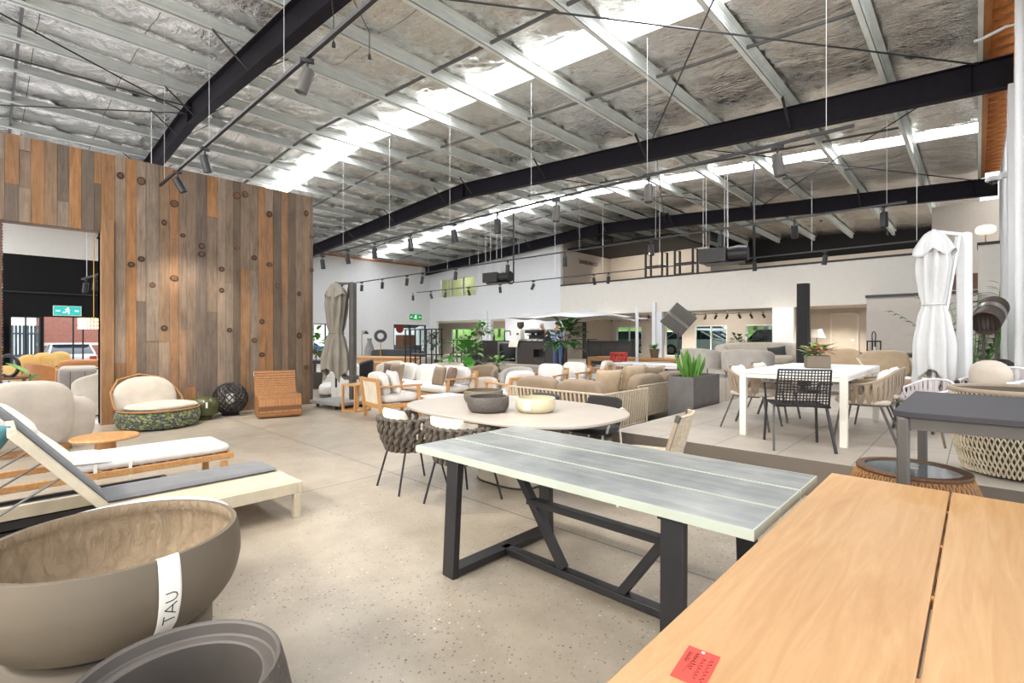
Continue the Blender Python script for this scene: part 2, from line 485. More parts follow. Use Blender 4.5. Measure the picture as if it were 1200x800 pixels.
def wall_holes(name, mat, axis, c0, c1, a0, a1, z0, z1, holes, label=None):
    """wall in boxes around rectangular openings; axis 'x' runs along X at y c0..c1"""
    mb = MB()
    def bx(p, q, lo, hi):
        if q - p < 1e-4 or hi - lo < 1e-4: return
        mb.box(p, q, c0, c1, lo, hi) if axis == 'x' else mb.box(c0, c1, p, q, lo, hi)
    cur = a0
    for h0, h1, hz0, hz1 in sorted(holes):
        bx(cur, h0, z0, z1); bx(h0, h1, z0, hz0); bx(h0, h1, hz1, z1); cur = h1
    bx(cur, a1, z0, z1)
    return struct(mb, name, mat, label)

def build_shell():
    struct(MB().box(XL, 3.0, -6, YE, -.2, 0), 'floor', M['concrete'], 'polished concrete showroom floor with saw-cut joints')
    struct(MB().box(XL, XW - .12, -6, 4.4, 0, .006), 'floor_white', M['floor_white'], 'glossy white floor of the room behind the timber wall')
    # raised tiled display floors
    struct(MB().prism([(-3.2, 5.15), (XR, 5.15), (XR, 18.6), (-3.0, 18.6), (-3.0, 10.5), (-3.2, 10.5)], 0, .33), 'floor_platform', M['tile'], 'raised stone tiled platform carrying the white dining table')
    struct(MB().box(-6.2, -3.0, 10.5, 15.5, 0, .58), 'floor_plinth', M['tile'], 'second higher tiled platform under the grey tub sofas')
    struct(MB().box(-20.5, -9.6, 14.4, YB, 0, .33), 'floor_step', M['tile'], 'low raised floor in front of the coffee bar')
    struct(MB().box(-25.8, XR, YB, YE, 0, .33), 'floor_rear', M['tile'], 'raised floor under the mezzanine')
    # roof lining in bands between the skylight strips
    bands = [(-6, -1.6, .3), (-.85, 6.75, .075), (7.5, 15.2, .09), (15.95, 30, .3)]
    for y0, y1, cell in bands:
        ny = max(6, int((y1 - y0) / cell)); nx = int(26.5 / cell)
        def pt(f, g, y0=y0, y1=y1):
            x = -26.5 + 26.55 * f; y = y0 + (y1 - y0) * g
            ph = ((x + 1.2) / 1.62) % 1.0 if x > RIDGE else ((x + 25.3) / 1.62) % 1.0
            edge = min(1, 4 * g * (y1 - y0), 4 * (1 - g) * (y1 - y0))
            z = roofz(x) - .06 * math.sin(pi * ph) * edge + crumple(x, y) * edge
            return (x, y, z)
        mb = MB(); mb.grid(pt, nx, ny)
        struct(mb, 'ceiling', M['foil'], 'crumpled silver foil roof lining between the skylights')
    sky = emit('skylight_sheet', 'F7FAFF', SKY_STRENGTH)
    for y0, y1 in ((-1.6, -.85), (6.75, 7.5), (15.2, 15.95)):
        for x0, x1 in ((-25.2, RIDGE), (RIDGE, .03)):
            mb = MB(); mb.add([(x0, y0, roofz(x0) + .03), (x1, y0, roofz(x1) + .03), (x1, y1, roofz(x1) + .03), (x0, y1, roofz(x0) + .03)], [(0, 1, 2, 3)])
            struct(mb, 'skylight', sky, 'long translucent skylight sheet glowing with daylight')
    # Z purlins along the hall
    xs = [-1.2 - 1.62 * k for k in range(8)] + [-25.3 + 1.62 * k for k in range(8)]
    for i, x in enumerate(xs):
        mb = MB(); z1 = roofz(x) - .02; s = 1 if x > RIDGE else -1
        mb.box(x - .004, x + .004, -6, 29, z1 - .2, z1)
        mb.box(x - .004, x + .075 * s, -6, 29, z1 - .006, z1) if s > 0 else mb.box(x - .075, x + .004, -6, 29, z1 - .006, z1)
        mb.box(x - .08, x + .004, -6, 29, z1 - .2, z1 - .192) if s > 0 else mb.box(x - .004, x + .08, -6, 29, z1 - .2, z1 - .192)
        for q in (.06, .14): mb.box(x - .012, x + .012, -6, 29, z1 - q - .012, z1 - q)
        struct(mb, 'roof_purlin', M['galv'], 'pale galvanised purlin running along the roof')
    # eaves purlin and exposed battens beside the right-hand wall
    struct(MB().box(0.0, .06, -2, 20, 6.02, 6.3), 'trim_eaves_angle', M['galv'], 'pale steel edge angle at the eaves')
    struct(MB().box(.06, .15, -2, 20, 6.1, 6.3), 'trim_eaves_beam', M['rough_timber'], 'orange timber edge board at the eaves')
    first = None
    for k in range(44):
        y = 4.0 + k * .36
        if first is None:
            first = struct(MB().box(.15, .5, 0, .12, 6.14, 6.26), 'trim_batten', M['rough_timber'], 'short orange timber batten at the eaves'); first.location.y = y
        else: dup(first, loc=(0, y, 0))
    struct(MB().box(.15, .52, -2, 20, 6.3, 6.34), 'trim_ply', M['walnut'])
    # bridging struts at the third points of every bay
    mb = MB().box(-1.6, 0, -.02, .02, -.03, .03); st = None
    for x0, x1 in [(a, b) for a, b in zip(sorted(xs), sorted(xs)[1:])]:
        for y in (.4, 5.9, 8.7, 14.2, 17.0):
            dz = roofz(x1) - roofz(x0); L = math.hypot(x1 - x0 - .02, dz)
            if st is None:
                st = struct(MB().box(0, 1, -.022, .022, -.022, .022), 'bridging_strut', M['strut'], 'short grey strut bridging two purlins')
                o = st
            else: o = dup(st)
            o.location = (x0 + .01, y, roofz(x0) - .13); o.scale = (L, 1, 1); o.rotation_euler = (0, -math.atan2(dz, x1 - x0), 0)
    # portal rafters
    for bi, y in enumerate((3.2, 11.4, 19.8)):
        root = thing('roof_beam', None, None, (0, y, 0)); root['kind'] = 'structure'
        root['label'] = ['black steel portal beam nearest the camera crossing at top left', 'long black steel portal beam crossing the middle of the roof', 'black steel portal beam along the mezzanine front'][bi]
        mb = MB()
        for x0, x1 in ((XL + .05, RIDGE), (RIDGE, .42)):
            z0, z1 = roofz(x0) - .22, roofz(x1) - .22
            def sl(xa, xb, ya, yb, ta, tb, z0=z0, z1=z1, x0=x0, x1=x1):
                f = lambda x: z0 + (z1 - z0) * (x - x0) / (x1 - x0)
                v = []
                for t in (ta, tb):
                    for yy in (ya, yb):
                        for xx in (xa, xb): v.append((xx, yy, f(xx) + t))
                mb.add(v, [(0, 2, 3, 1), (4, 5, 7, 6), (0, 1, 5, 4), (2, 6, 7, 3), (0, 4, 6, 2), (1, 3, 7, 5)])
            sl(x0, x1, -.006, .006, -.5, 0)
            sl(x0, x1, -.095, .095, -.016, 0); sl(x0, x1, -.095, .095, -.5, -.484)
        zr = roofz(RIDGE) - .22
        mb.box(RIDGE - .015, RIDGE + .015, -.095, .095, zr - .5, zr)
        mb.box(-.1, -.085, -.095, .095, 5.56, 6.0)
        mb.build('rafter', M['steel'], root)
        for x in xs[1::2]:
            for s in (-1, 1):
                if bi == 2 and s > 0: continue
                MB().bar((x, s * .06, roofz(x) - .66), (x, s * .62, roofz(x) - .2), .05, .012).build('fly_brace', M['black'], root)
    # diagonal bracing rods in the roof plane
    rods = [((-5.9, 3.3, 6.0), (0, 11.3, 5.98)), ((0, 3.3, 6.0), (-5.9, 11.3, 6.3)), ((-5.9, 11.5, 6.3), (.0, 19.7, 5.98)), ((0, 11.5, 5.98), (-5.9, 19.7, 6.3)),
            ((-13.0, 3.1, 6.5), (-18.5, -4, 6.3)), ((-12.6, 3.1, 6.5), (-13.0, -5, 6.5)), ((-13.0, 3.1, 6.5), (-8, -4, 6.3)),
            ((-20.5, 3.3, 6.2), (-26, 11.3, 5.95)), ((-9.6, 11.5, 6.3), (-5.9, 19.6, 6.2)), ((-5.9, 11.5, 6.3), (-9.6, 19.6, 6.3))]
    for a, b in rods:
        struct(MB().tube([a, b], .014, 6), 'bracing_rod', M['black'], 'thin black diagonal bracing rod under the roof')

    # ---- walls ----
    d0 = lambda u: UX(u, YB)
    holes = [(-25.85, -21.45, .0, 2.5), (-20.7, -19.55, 0, 2.5), (-25.5, -22.0, 3.95, 5.2),
             (d0(657), d0(765.5), 0, 2.56), (d0(775.5), d0(905), 0, 2.56), (d0(930), d0(1016), 0, 2.57)]
    # the left opening has two windows one above the other, so that stretch is built as two walls
    wall_holes('wall_back', M['white'], 'x', YB, YB + .2, XL, -15.6, 2.56, 7.1, [(-25.5, -22.0, 3.95, 5.2)], 'tall white back wall')
    wall_holes('wall_back_lower', M['white'], 'x', YB, YB + .2, XL, XR, 0, 2.56, [h for h in holes if h[2] == 0], 'white back wall with openings to the front windows')
    struct(MB().box(-15.6, -1.2, YB, YB + .2, 2.56, 4.06), 'wall_mezzanine', M['warm_white'], 'plain warm white mezzanine front')
    struct(MB().box(-15.6, -1.2, YB - .02, YB + .22, 4.06, 4.13), 'trim_mezzanine_cap', M['black'], 'thin black cap along the mezzanine front')
    for x0, x1 in ((-21.45, -20.7), (d0(765.5), d0(775.5))):
        struct(MB().box(x0, x1 - .25, YB - .12, YB, 0, 3.0), 'wall_pilaster', M['white'], 'white pilaster between two openings')
    # mezzanine interior
    struct(MB().box(-15.7, -15.6, YB + .2, YE, 2.9, 7.0), 'wall_mezzanine_side', M['beige'], 'beige side wall of the mezzanine carrying small lettering')
    struct(MB().box(-15.7, -9.9, YE, YE + .15, 2.9, 7.2), 'wall_mezzanine_rear', M['beige'])
    struct(MB().box(-9.9, -9.8, YE, 29, 2.9, 5.9), 'wall_mezzanine_return', M['beige'])
    struct(MB().box(-9.9, 1.2, 29, 29.15, 2.9, 5.5), 'wall_mezzanine_far', M['beige'])
    struct(MB().box(-15.7, 1.2, YB + .2, 29, 2.6, 2.9), 'floor_mezzanine', M['greige'])
    struct(MB().box(-1.14, XR + .6, 22, 22.15, 2.9, 5.85), 'wall_mezzanine_office', M['beige'], 'taupe wall high on the mezzanine behind the white parasol')
    struct(MB().box(-15.7, 1.2, 29.2, 29.3, 2.9, 7.2), 'wall_dark_gable', M['black_paint'])
    struct(MB().box(-15.6, -9.9, YB + .6, YE - .2, 6.0, 6.06), 'ceiling_bulkhead', M['steel'], 'dark ceiling panel over the mezzanine corner')
    # stair block and grey kiosk at the right
    struct(MB().box(.0, XR, 19.5, YB + .2, 0, 4.08), 'wall_stair', M['warm_white'], 'cream stair wall with a black cap beside the right wall')
    struct(MB().box(-.02, XR, 19.46, YB + .22, 4.08, 4.16), 'trim_stair_cap', M['black'])
    struct(MB().box(-1.2, 0, 20.6, 20.7, .3, 3.4), 'wall_stair_panel', M['walnut'], 'dark timber panelling beside the stair')
    struct(MB().box(-2.5, 0.0, 18.6, YB, 0, 2.66), 'wall_kiosk', M['greige'], 'low greige enclosure wall with a black top trim')
    struct(MB().box(-2.53, 0.0, 18.56, YB, 2.66, 2.74), 'trim_kiosk', M['black'])
    # corridor behind the lamp
    struct(MB().box(-5.4, -5.3, YB + .2, 23.4, .33, 2.6), 'wall_corridor', M['beige'])
    struct(MB().box(-5.3, -2.0, 23.3, 23.4, .33, 2.6), 'wall_corridor_end', M['beige'])
    dr = thing('door_3', 'plain beige door at the end of the dim corridor', None, (-3.85, 23.28, .33)); dr['kind'] = 'structure'
    dlf = MB().box(-.42, .42, -.02, .02, 0, 2.02).build('door_leaf', M['beige'], dr, bevel=.004)
    fr = MB(); fr.box(-.48, -.42, -.03, .02, 0, 2.08); fr.box(.42, .48, -.03, .02, 0, 2.08); fr.box(-.48, .48, -.03, .02, 2.02, 2.08)
    fr.build('door_frame', M['greige'], dr)
    MB().tube([(.34, -.02, 1.0), (.34, -.06, 1.0), (.24, -.06, 1.0)], .01).build('door_handle', M['chrome'], dlf)
    # facade under the mezzanine with tall windows to the car park
    e = lambda u: UX(u, YE)
    wl = [(e(514), e(527), .7, 2.1), (e(529), e(556), .7, 2.1), (e(577), e(591), .7, 2.1), (e(688), e(711), .5, 2.05), (e(722), e(752), .5, 2.05), (e(779), e(800), .45, 2.05), (e(814), e(852), .45, 2.05), (e(873.5), e(907), .45, 2.05)]
    wl = [w for w in wl if w[0] > -31.5]
    wall_holes('wall_front', M['greige'], 'x', YE, YE + .2, -31.4, 1.2, 0, 2.9, wl, 'greige street wall under the mezzanine')
    struct(MB().box(-31.5, -31.4, YB, YE, 0, 2.9), 'wall_front_return', M['greige'])
    struct(MB().box(-31.5, -15.7, YB + .2, YE, 2.56, 2.9), 'ceiling_lower', M['white'])
    struct(MB().box(-31.5, XL, YB, YB + .2, 0, 2.9), 'wall_front_stub', M['white'])
    struct(MB().box(UX(657, YB) - .02, UX(657, YB) + .12, YB + .2, YE, .33, 2.56), 'wall_lobby', M['beige'], 'beige wall inside the lobby behind the coffee bar')
    for n, (a, b, z0, z1) in enumerate(wl):
        w = thing('window_%d' % (n + 1), 'street window under the mezzanine', None, ((a + b) / 2, YE + .1, 0)); w['kind'] = 'structure'
        hw = (b - a) / 2; f = MB()
        for x in [-hw, hw - .05] + ([-.025] if hw > .75 else []): f.box(x, x + .05, -.06, .06, z0, z1)
        f.box(-hw + .05, hw - .05, -.055, .055, z0, z0 + .05); f.box(-hw + .05, hw - .05, -.055, .055, z1 - .05, z1)
        f.build('window_frame', M['white'], w)
        MB().box(-hw, hw, -.004, .004, z0, z1).build('pane', M['glass'], w)
    # interior window high on the back wall
    w = thing('window_20', 'three-pane interior window high on the white back wall', None, (-23.75, YB + .05, 4.575)); w['kind'] = 'structure'
    f = MB()
    for x in (-1.75, -.61, .53, 1.68): f.box(x, x + .07, -.06, .06, -.625, .625)
    f.box(-1.68, 1.68, -.055, .055, -.62, -.56); f.box(-1.68, 1.68, -.055, .055, .56, .62)
    f.build('window_frame', M['white'], w); MB().box(-1.7, 1.7, -.004, .004, -.6, .6).build('pane', M['glass'], w)
    room = MB(); room.box(-29, -21.6, 22.2, 22.3, 3.4, 5.8); room.box(-29, -21.6, YB + .2, 22.2, 3.3, 3.4); room.box(-21.6, -21.5, YB + .2, 22.3, 3.3, 5.8); room.box(-29.1, -29, YB + .2, 22.3, 3.3, 5.8); room.box(-29, -21.6, YB + .2, 22.2, 5.8, 5.9)
    struct(room, 'wall_office', plain('olive_office', 'A9A67C', .7), 'olive walls of the office behind the high window')
    # left end wall: white, with the black band over the shopfront
    lh = [(12.3, 13.7, .6, 2.2), (17.4, 19.9, .0, 2.25)]
    wall_holes('wall_left', M['white'], 'y', XL - .2, XL, 4.5, YB + .2, 0, 7.0, lh, 'tall white end wall')
    wall_holes('wall_left_shopfront', M['black_paint'], 'y', XL - .2, XL, -6, 4.5, 0, 4.6, [(.6, 1.46, .15, 2.25), (1.5, 4.2, 0, 2.25)], 'black painted shopfront band behind the timber wall')
    struct(MB().box(XL - .2, XL, -6, 4.5, 4.6, 7.0), 'wall_left_upper', M['warm_white'])
    struct(MB().box(XL, XL + .1, -6, 4.4, 3.15, 3.2), 'trim_shopfront', M['black'])
    struct(MB().box(XL, XL + .08, 4.5, YB, 6.02, 6.12), 'trim_wall_plate', M['rough_timber'], 'thin timber plate along the top of the far white end wall')
    for n, (a, b, z0, z1) in enumerate([(12.3, 13.7, .6, 2.2), (.6, 1.46, .15, 2.25)]):
        w = thing('window_%d' % (21 + n), ['small window in the far white end wall', 'narrow shopfront window beside the open door'][n], None, (XL - .1, (a + b) / 2, 0)); w['kind'] = 'structure'
        hw = (b - a) / 2; f = MB()
        for y in (-hw, -.02, hw - .05): f.box(-.06, .06, y, y + .05, z0, z1)
        f.box(-.055, .055, -hw + .05, hw - .05, z0, z0 + .05); f.box(-.055, .055, -hw + .05, hw - .05, z1 - .05, z1)
        f.build('window_frame', M['black'], w); MB().box(-.004, .004, -hw, hw, z0, z1).build('pane', M['glass'], w)
    w = thing('door_1', 'wide glazed entrance door in the far end wall', None, (XL - .1, 18.65, 0)); w['kind'] = 'structure'
    f = MB()
    for y in (-1.25, -.04, 1.18): f.box(-.05, .05, y, y + .07, 0, 2.25)
    f.box(-.05, .05, -1.25, 1.25, 2.18, 2.25); f.build('door_frame', M['black'], w)
    MB().box(-.004, .004, -1.2, 1.2, 0, 2.2).build('pane', M['glass'], w)
    w = thing('door_2', 'tall open shopfront doorway with black uprights', None, (XL - .1, 2.8, 0)); w['kind'] = 'structure'
    f = MB()
    for y in (-1.3, -.42, -.12, 1.22): f.box(-.04, .04, y, y + .05, 0, 2.25)
    f.build('door_frame', M['black'], w)
    # right wall with its column
    struct(MB().box(XR, XR + .25, 8.6, YB + .2, 0, 6.1), 'wall_right', M['white'], 'bright white wall on the right')
    struct(MB().box(XR - .1, XR + .0, 11.15, 11.65, 0, 5.48), 'wall_right_pier', M['white'], 'white pier under the long beam')
    struct(MB().tube([(XR - .05, 9.3, 0), (XR - .05, 9.3, 6.2)], .05, 12), 'trim_downpipe', M['white'])
    struct(MB().tube([(.02, 10.4, 6.0), (-.03, 10.25, 5.93), (.02, 10.2, 5.9), (.3, 10.2, 5.98), (.4, 10.15, 5.95), (.42, 10.1, 5.4)], .022, 8), 'trim_pipe', M['white'], 'white bent pipe by the eaves at top right')
    wall_holes('wall_right_recess', M['white'], 'y', 3.0, 3.2, -6, 8.6, 0, 6.3, [(-5.6, 1.0, 0, 5.8), (1.4, 8.2, 0, 5.8)], 'white side wall with openings added for side daylight beside the viewer')  # unseen bays opened up to bring in extra daylight from the side
    struct(MB().box(XR, 3.2, 8.6, 8.8, 0, 6.3), 'wall_right_return', M['white'])
    struct(MB().add([(.03, -6, 6.32), (3.2, -6, 6.32), (3.2, 8.8, 6.32), (.03, 8.8, 6.32)], [(0, 1, 2, 3)]), 'ceiling_recess', M['white'])
    # wall behind the photographer, mostly unseen openings added to let in fill daylight
    wall_holes('wall_rear', M['white'], 'x', -6.2, -6, XL, 3.2, 0, 7.1, [(-26, -13.4, 0, 5.9), (-12.9, 2.8, 0, 5.9)], 'white wall with openings added for fill daylight behind the viewer')

def build_timber_wall():
    mb = MB(); r = random.Random(5)
    y = -5.9
    knots = []
    while y < 4.88:
        w = min(r.uniform(.125, .185), 4.89 - y)
        if 4.89 - (y + w) < .06: w = 4.89 - y
        lo = 0.0
        if y < 1.3 and y + w > .16:
            if y + w > 1.3: w = 1.3 - y
            lo = 3.2
        cuts = sorted([lo] + [r.uniform(lo + .4, 4.3) for _ in range(r.choice((0, 1, 1, 2)))] + [4.5])
        for a, b in zip(cuts, cuts[1:]):
            if b - a > .02:
                dx = r.uniform(0, .016)
                mb.box(XW - .10, XW - .02 + dx, y + .0015, y + w - .0015, a + .001, b - .001)
        if y > 1.4:
            for _ in range(r.choice((0, 1, 1, 2, 2))): knots.append((y + w / 2, r.uniform(.6, 4.3), XW - .003, r.uniform(.042, .062)))
        y += w
    mb.mi = 3
    mb.box(XW - .3, XW - .1, -5.9, .16, 0, 4.5); mb.box(XW - .3, XW - .1, 1.3, 4.89, 0, 4.5); mb.box(XW - .3, XW - .1, .16, 1.3, 3.2, 4.5)
    for ky, kz, kx, kr in knots:
        dark = r.random() < .45; shape = (r.uniform(.85, 1.15), r.uniform(.85, 1.25))
        for mi, rr, xx in ((1, kr, kx), (2, kr * .66, kx + .0015), (1, kr * .50, kx + .003), (2, kr * .36, kx + .0045), (1, kr * .2, kx + .006)):
            mb.mi = 1 if dark and mi == 2 and rr > kr * .4 else mi; n = 20
            pts = [(xx, ky + math.cos(2 * pi * i / n) * rr * shape[0], kz + math.sin(2 * pi * i / n) * rr * shape[1]) for i in range(n)]
            mb.slab(pts, (-.02, 0, 0))
    struct(mb, 'wall_timber', [M['boards'], M['knot_dark'], M['knot_ring'], M['walnut']], 'tall feature wall of reclaimed timber boards with dark knots')
    struct(MB().box(XW - .3, XW + .06, 1.3, 1.46, 0, 3.4), 'trim_jamb', M['jamb'], 'orange timber post at the edge of the doorway opening')
    # strings of beads hung at the left edge of the opening
    cur = thing('bead_curtain', 'multicoloured bead curtain hanging at the left edge of the doorway', 'bead curtain', (XW - .2, .11, 0))
    bm_ = {}
    r = random.Random(3)
    cols = ['B8302B', 'D8D2C8', '3B6FA8', 'C9A13A', '6B4A3A', '8A8C90']
    mbs = [MB() for _ in cols]
    for s in range(5):
        z = 3.15
        while z > .1:
            k = r.randrange(len(cols)); q = mbs[k]
            q.lathe([(0, -.02), (.016, -.012), (.02, 0), (.016, .012), (0, .02)], 6, (r.uniform(-.01, .01) + .03 * (s % 2), .012 * s, z)); z -= .045
    for k, q in enumerate(mbs): tag(q.build('bead_strand', plain('bead_%d' % k, cols[k], .4), cur), kind='stuff')

def build_outside():
    struct(MB().box(-60, -26.7, -20, 60, -.3, -.02), 'ground_yard', M['asphalt'])
    struct(MB().box(-60, 10, 25.2, 40, -.3, .38), 'ground_street', M['asphalt'])
    struct(MB().add([(-60, 25.6, .385), (10, 25.6, .385), (10, 27.0, .40), (-60, 27.0, .40)], [(0, 1, 2, 3)]), 'ground_verge', M['grass'], 'bright green grass verge outside the street windows')
    struct(MB().add([(-60, 33.5, .38), (10, 33.5, .38), (10, 48, 4.0), (-60, 48, 4.0)], [(0, 1, 2, 3)]), 'ground_bank', M['grass'], 'sunny grass bank beyond the car park')
    # brick building across the yard
    t = NT('red_brick'); br = t.n('ShaderNodeTexBrick'); t.l(t.world((0, 1, 1)), br.inputs[0])
    mp = br.inputs[0].links[0].from_node
    cx = t.n('ShaderNodeCombineXYZ'); s = t.sep(t.world()); t.l(s[1], cx.inputs[0]); t.l(s[2], cx.inputs[1]); t.l(cx.outputs[0], br.inputs[0])
    br.inputs['Scale'].default_value = 4.2; br.inputs['Color1'].default_value = srgb('B27565'); br.inputs['Color2'].default_value = srgb('A06658'); br.inputs['Mortar'].default_value = srgb('A89488')
    br.inputs['Mortar Size'].default_value = .012
    t.set(Base_Color=br.outputs[0], Roughness=.85)
    wall_holes('wall_brick', t.m, 'y', -40.3, -40, 2.0, 12, 0, 3.6, [], 'red brick building across the yard')
    struct(MB().box(-40.0, -39.96, 2.0, 12, .95, 1.12), 'trim_brick_band', M['warm_white'])
    struct(MB().box(-40.4, -39.9, 2.0, 12, 3.1, 3.4), 'trim_brick_fascia', M['warm_white'])
    mb = MB()
    for k in range(34): mb.box(-38.02, -37.98, -3 + k * .15, -3 + k * .15 + .12, 0, 2.1)
    mb.box(-37.98, -37.94, -3, 2.1, .4, .5); mb.box(-37.98, -37.94, -3, 2.1, 1.6, 1.7)
    solo(mb, 'yard_fence', plain('fence_slate', '46525E', .7), 'dark slatted fence seen through the narrow shopfront window', 'fence')
# ======================= FURNITURE BUILDERS (fronts face local +Y) =======================
def legs4(parent, mat, hw, hd, h, r=.02, splay=(0, 0), square=True, z0=0.0, n=8):
    for sx in (-1, 1):
        for sy in (-1, 1):
            mb = MB(); p = (sx * hw, sy * hd, h); q = (sx * (hw + splay[0]), sy * (hd + splay[1]), z0)
            if square: mb.bar(q, p, r * 2, r * 2, (0, 1, 0))
            else: mb.tube([q, p], [r * .8, r], n)
            mb.build('leg', mat, parent)

def rect_table(name, label, cat, c, size, h, top_mat, leg_mat, th=.04, apron=.08, leg=.035, inset=.0, z=0.0, rz=0.0, apron_mat=None):
    t = thing(name, label, cat, (c[0], c[1], z), rz)
    hx, hy = size[0] / 2, size[1] / 2
    MB().box(-hx, hx, -hy, hy, h - th, h).build('tabletop', top_mat, t, bevel=.004)
    legs4(t, leg_mat, hx - leg - inset, hy - leg - inset, h - th, leg)
    if apron:
        i = inset + .02; m = MB()
        m.box(-hx + i, hx - i, -hy + i, -hy + i + .025, h - th - apron, h - th); m.box(-hx + i, hx - i, hy - i - .025, hy - i, h - th - apron, h - th)
        m.box(-hx + i, -hx + i + .025, -hy + i + .025, hy - i - .025, h - th - apron, h - th); m.box(hx - i - .025, hx - i, -hy + i + .025, hy - i - .025, h - th - apron, h - th)
        m.build('apron', apron_mat or leg_mat, t)
    return t

def pillow(c, size, rot, mat, parent=None, name='pillow'):
    mb = MB(); m = Euler(rot).to_matrix().to_4x4() @ M4.Rotation(pi / 2, 4, 'X')
    n = 18; hx, hz, th = size[0] / 2, size[2] / 2, size[1] / 2      # square knife-edge pillow with pulled-in sides
    for s in (1, -1):
        def pt(f, g, s=s):
            x, y = 2 * f - 1, 2 * g - 1
            px = x * (1 - .07 * (1 - y * y)) ; py = y * (1 - .07 * (1 - x * x))
            b = max(0, (1 - x ** 4) * (1 - y ** 4)) ** .55
            return V(c) + m @ V((px * hx, py * hz, s * th * b))
        mb.grid(pt, n, n)
    bmesh.ops.remove_doubles(mb.bm, verts=mb.bm.verts[:], dist=.0005)
    return mb.build(name, mat, parent, sharp=80)

def barrel_chair(label, loc, rz=0, group=None):
    """barrel chair of interlaced padded ropes on thin splayed legs"""
    t = thing('woven_barrel_chair', label, 'chair', (*loc, 0), rz, group)
    N = 34; a0, a1 = R(148), R(392)
    for s in (0, 1):
        mb = MB()
        for i in range(N // 2 + 1):
            base = a0 + (a1 - a0) * (2 * i + s) / (N + 1)
            pts = []
            for k in range(13):
                f = k / 12
                sg = 1 if s else -1
                a = base + sg * .085 * math.sin(f * pi * 3.0)
                r = .235 + .075 * math.sin(f * pi / 2) + .012 * math.cos(f * pi * 3) * sg
                z = .39 + .28 * f
                if f == 1: z += .012
                pts.append((r * math.cos(a), r * math.sin(a) * 1.02, z))
            pts = [(pts[0][0] * .8, pts[0][1] * .8, .385)] + pts + [(pts[-1][0] * .93, pts[-1][1] * .93, .672)]
            mb.tube(pts, .022, 7, up=(0, 0, 1))
        mb.build('rope_weave', M['rope_dark'], t)
    mb = MB(); mb.tube([(.305 * math.cos(a0 + (a1 - a0) * i / 30), .311 * math.sin(a0 + (a1 - a0) * i / 30), .675) for i in range(31)], .016, 8)
    mb.build('top_rail', M['darkgrey'], t)
    MB().lathe([(.0, .375), (.22, .375), (.235, .39), (.22, .405), (0, .405)], 28).build('seat_base', M['darkgrey'], t)
    MB().cush((0, .02, .435), (.47, .47, .075), .75, (0, 0, 0), 28, 8).build('seat_cushion', M['cream_fab'], t, sharp=80)
    pillow((0, -.17, .62), (.42, .13, .30), (R(14), 0, 0), M['cream_fab'], t, 'back_pillow')
    for sx in (-1, 1):
        for sy in (-1, 1):
            MB().tube([(sx * .17, sy * .17, .385), (sx * .22, sy * .265, 0)], .010, 8).build('leg', M['black'], t)
    return t

def strap_chair(label, loc, rz=0, z=0.0, group=None, strap=None, pill=True, rail=None):
    """dining armchair: U-shaped rail hung with slanted fabric straps"""
    t = thing('strap_armchair', label, 'chair', (*loc, z), rz, group)
    strap = strap or M['strap']
    def rail_pt(f):       # 0..1 from front of left arm round the back to the right arm
        a = R(150) + R(240) * f
        x = .29 * math.copysign(abs(math.cos(a)) ** .75, math.cos(a)); y = .27 * math.copysign(abs(math.sin(a)) ** .75, math.sin(a))
        b = math.sin(pi * f)
        return V((x, y, .60 + .16 * b ** 2))
    def low_pt(f):
        p = rail_pt(f); return V((p.x * .82, p.y * .82 + .01, .40))
    MB().tube([rail_pt(i / 40) for i in range(41)], .014, 8).build('top_rail', rail or M['strap'], t)
    mb = MB(); n = 19
    for i in range(n):
        f = (i + .35) / (n + .3)
        for s, off in ((1, .0), (-1, .004)):
            g0, g1 = f, min(1, max(0, f + s * .035))
            p, q = low_pt(g0), rail_pt(g1)
            nrm = V((p.x, p.y, 0)).normalized()
            tang = nrm.cross(V((0, 0, 1)))
            m_ = (p + q) / 2 + nrm * (.012 + off)
            w = .017
            pts = []
            for pp in (p, m_, q): pts += [pp + nrm * off - tang * w, pp + nrm * off + tang * w]
            th = nrm * .004
            v = [a for a in pts] + [a + th for a in pts]
            mb.add(v, [(0, 1, 3, 2), (2, 3, 5, 4), (6, 8, 9, 7), (8, 10, 11, 9), (0, 2, 8, 6), (2, 4, 10, 8), (1, 7, 9, 3), (3, 9, 11, 5)])
    mb.build('strap_weave', strap, t)
    MB().tube([low_pt(i / 30) for i in range(31)], .012, 8).build('seat_rail', M['darkgrey'], t)
    MB().cush((0, .02, .43), (.5, .5, .08), .5, (0, 0, 0), 24, 8).build('seat_cushion', M['greige_fab'], t, sharp=80)
    if pill: pillow((0, -.16, .62), (.42, .14, .30), (R(12), 0, R(4)), M['white_fab'], t, 'back_pillow')
    for sx in (-1, 1):
        MB().bar((sx * .235, .19, .41), (sx * .26, .26, 0), .03, .018).build('leg', M['darkgrey'], t)
        MB().bar((sx * .235, -.15, .41), (sx * .27, -.30, 0), .03, .018).build('leg', M['darkgrey'], t)
    return t

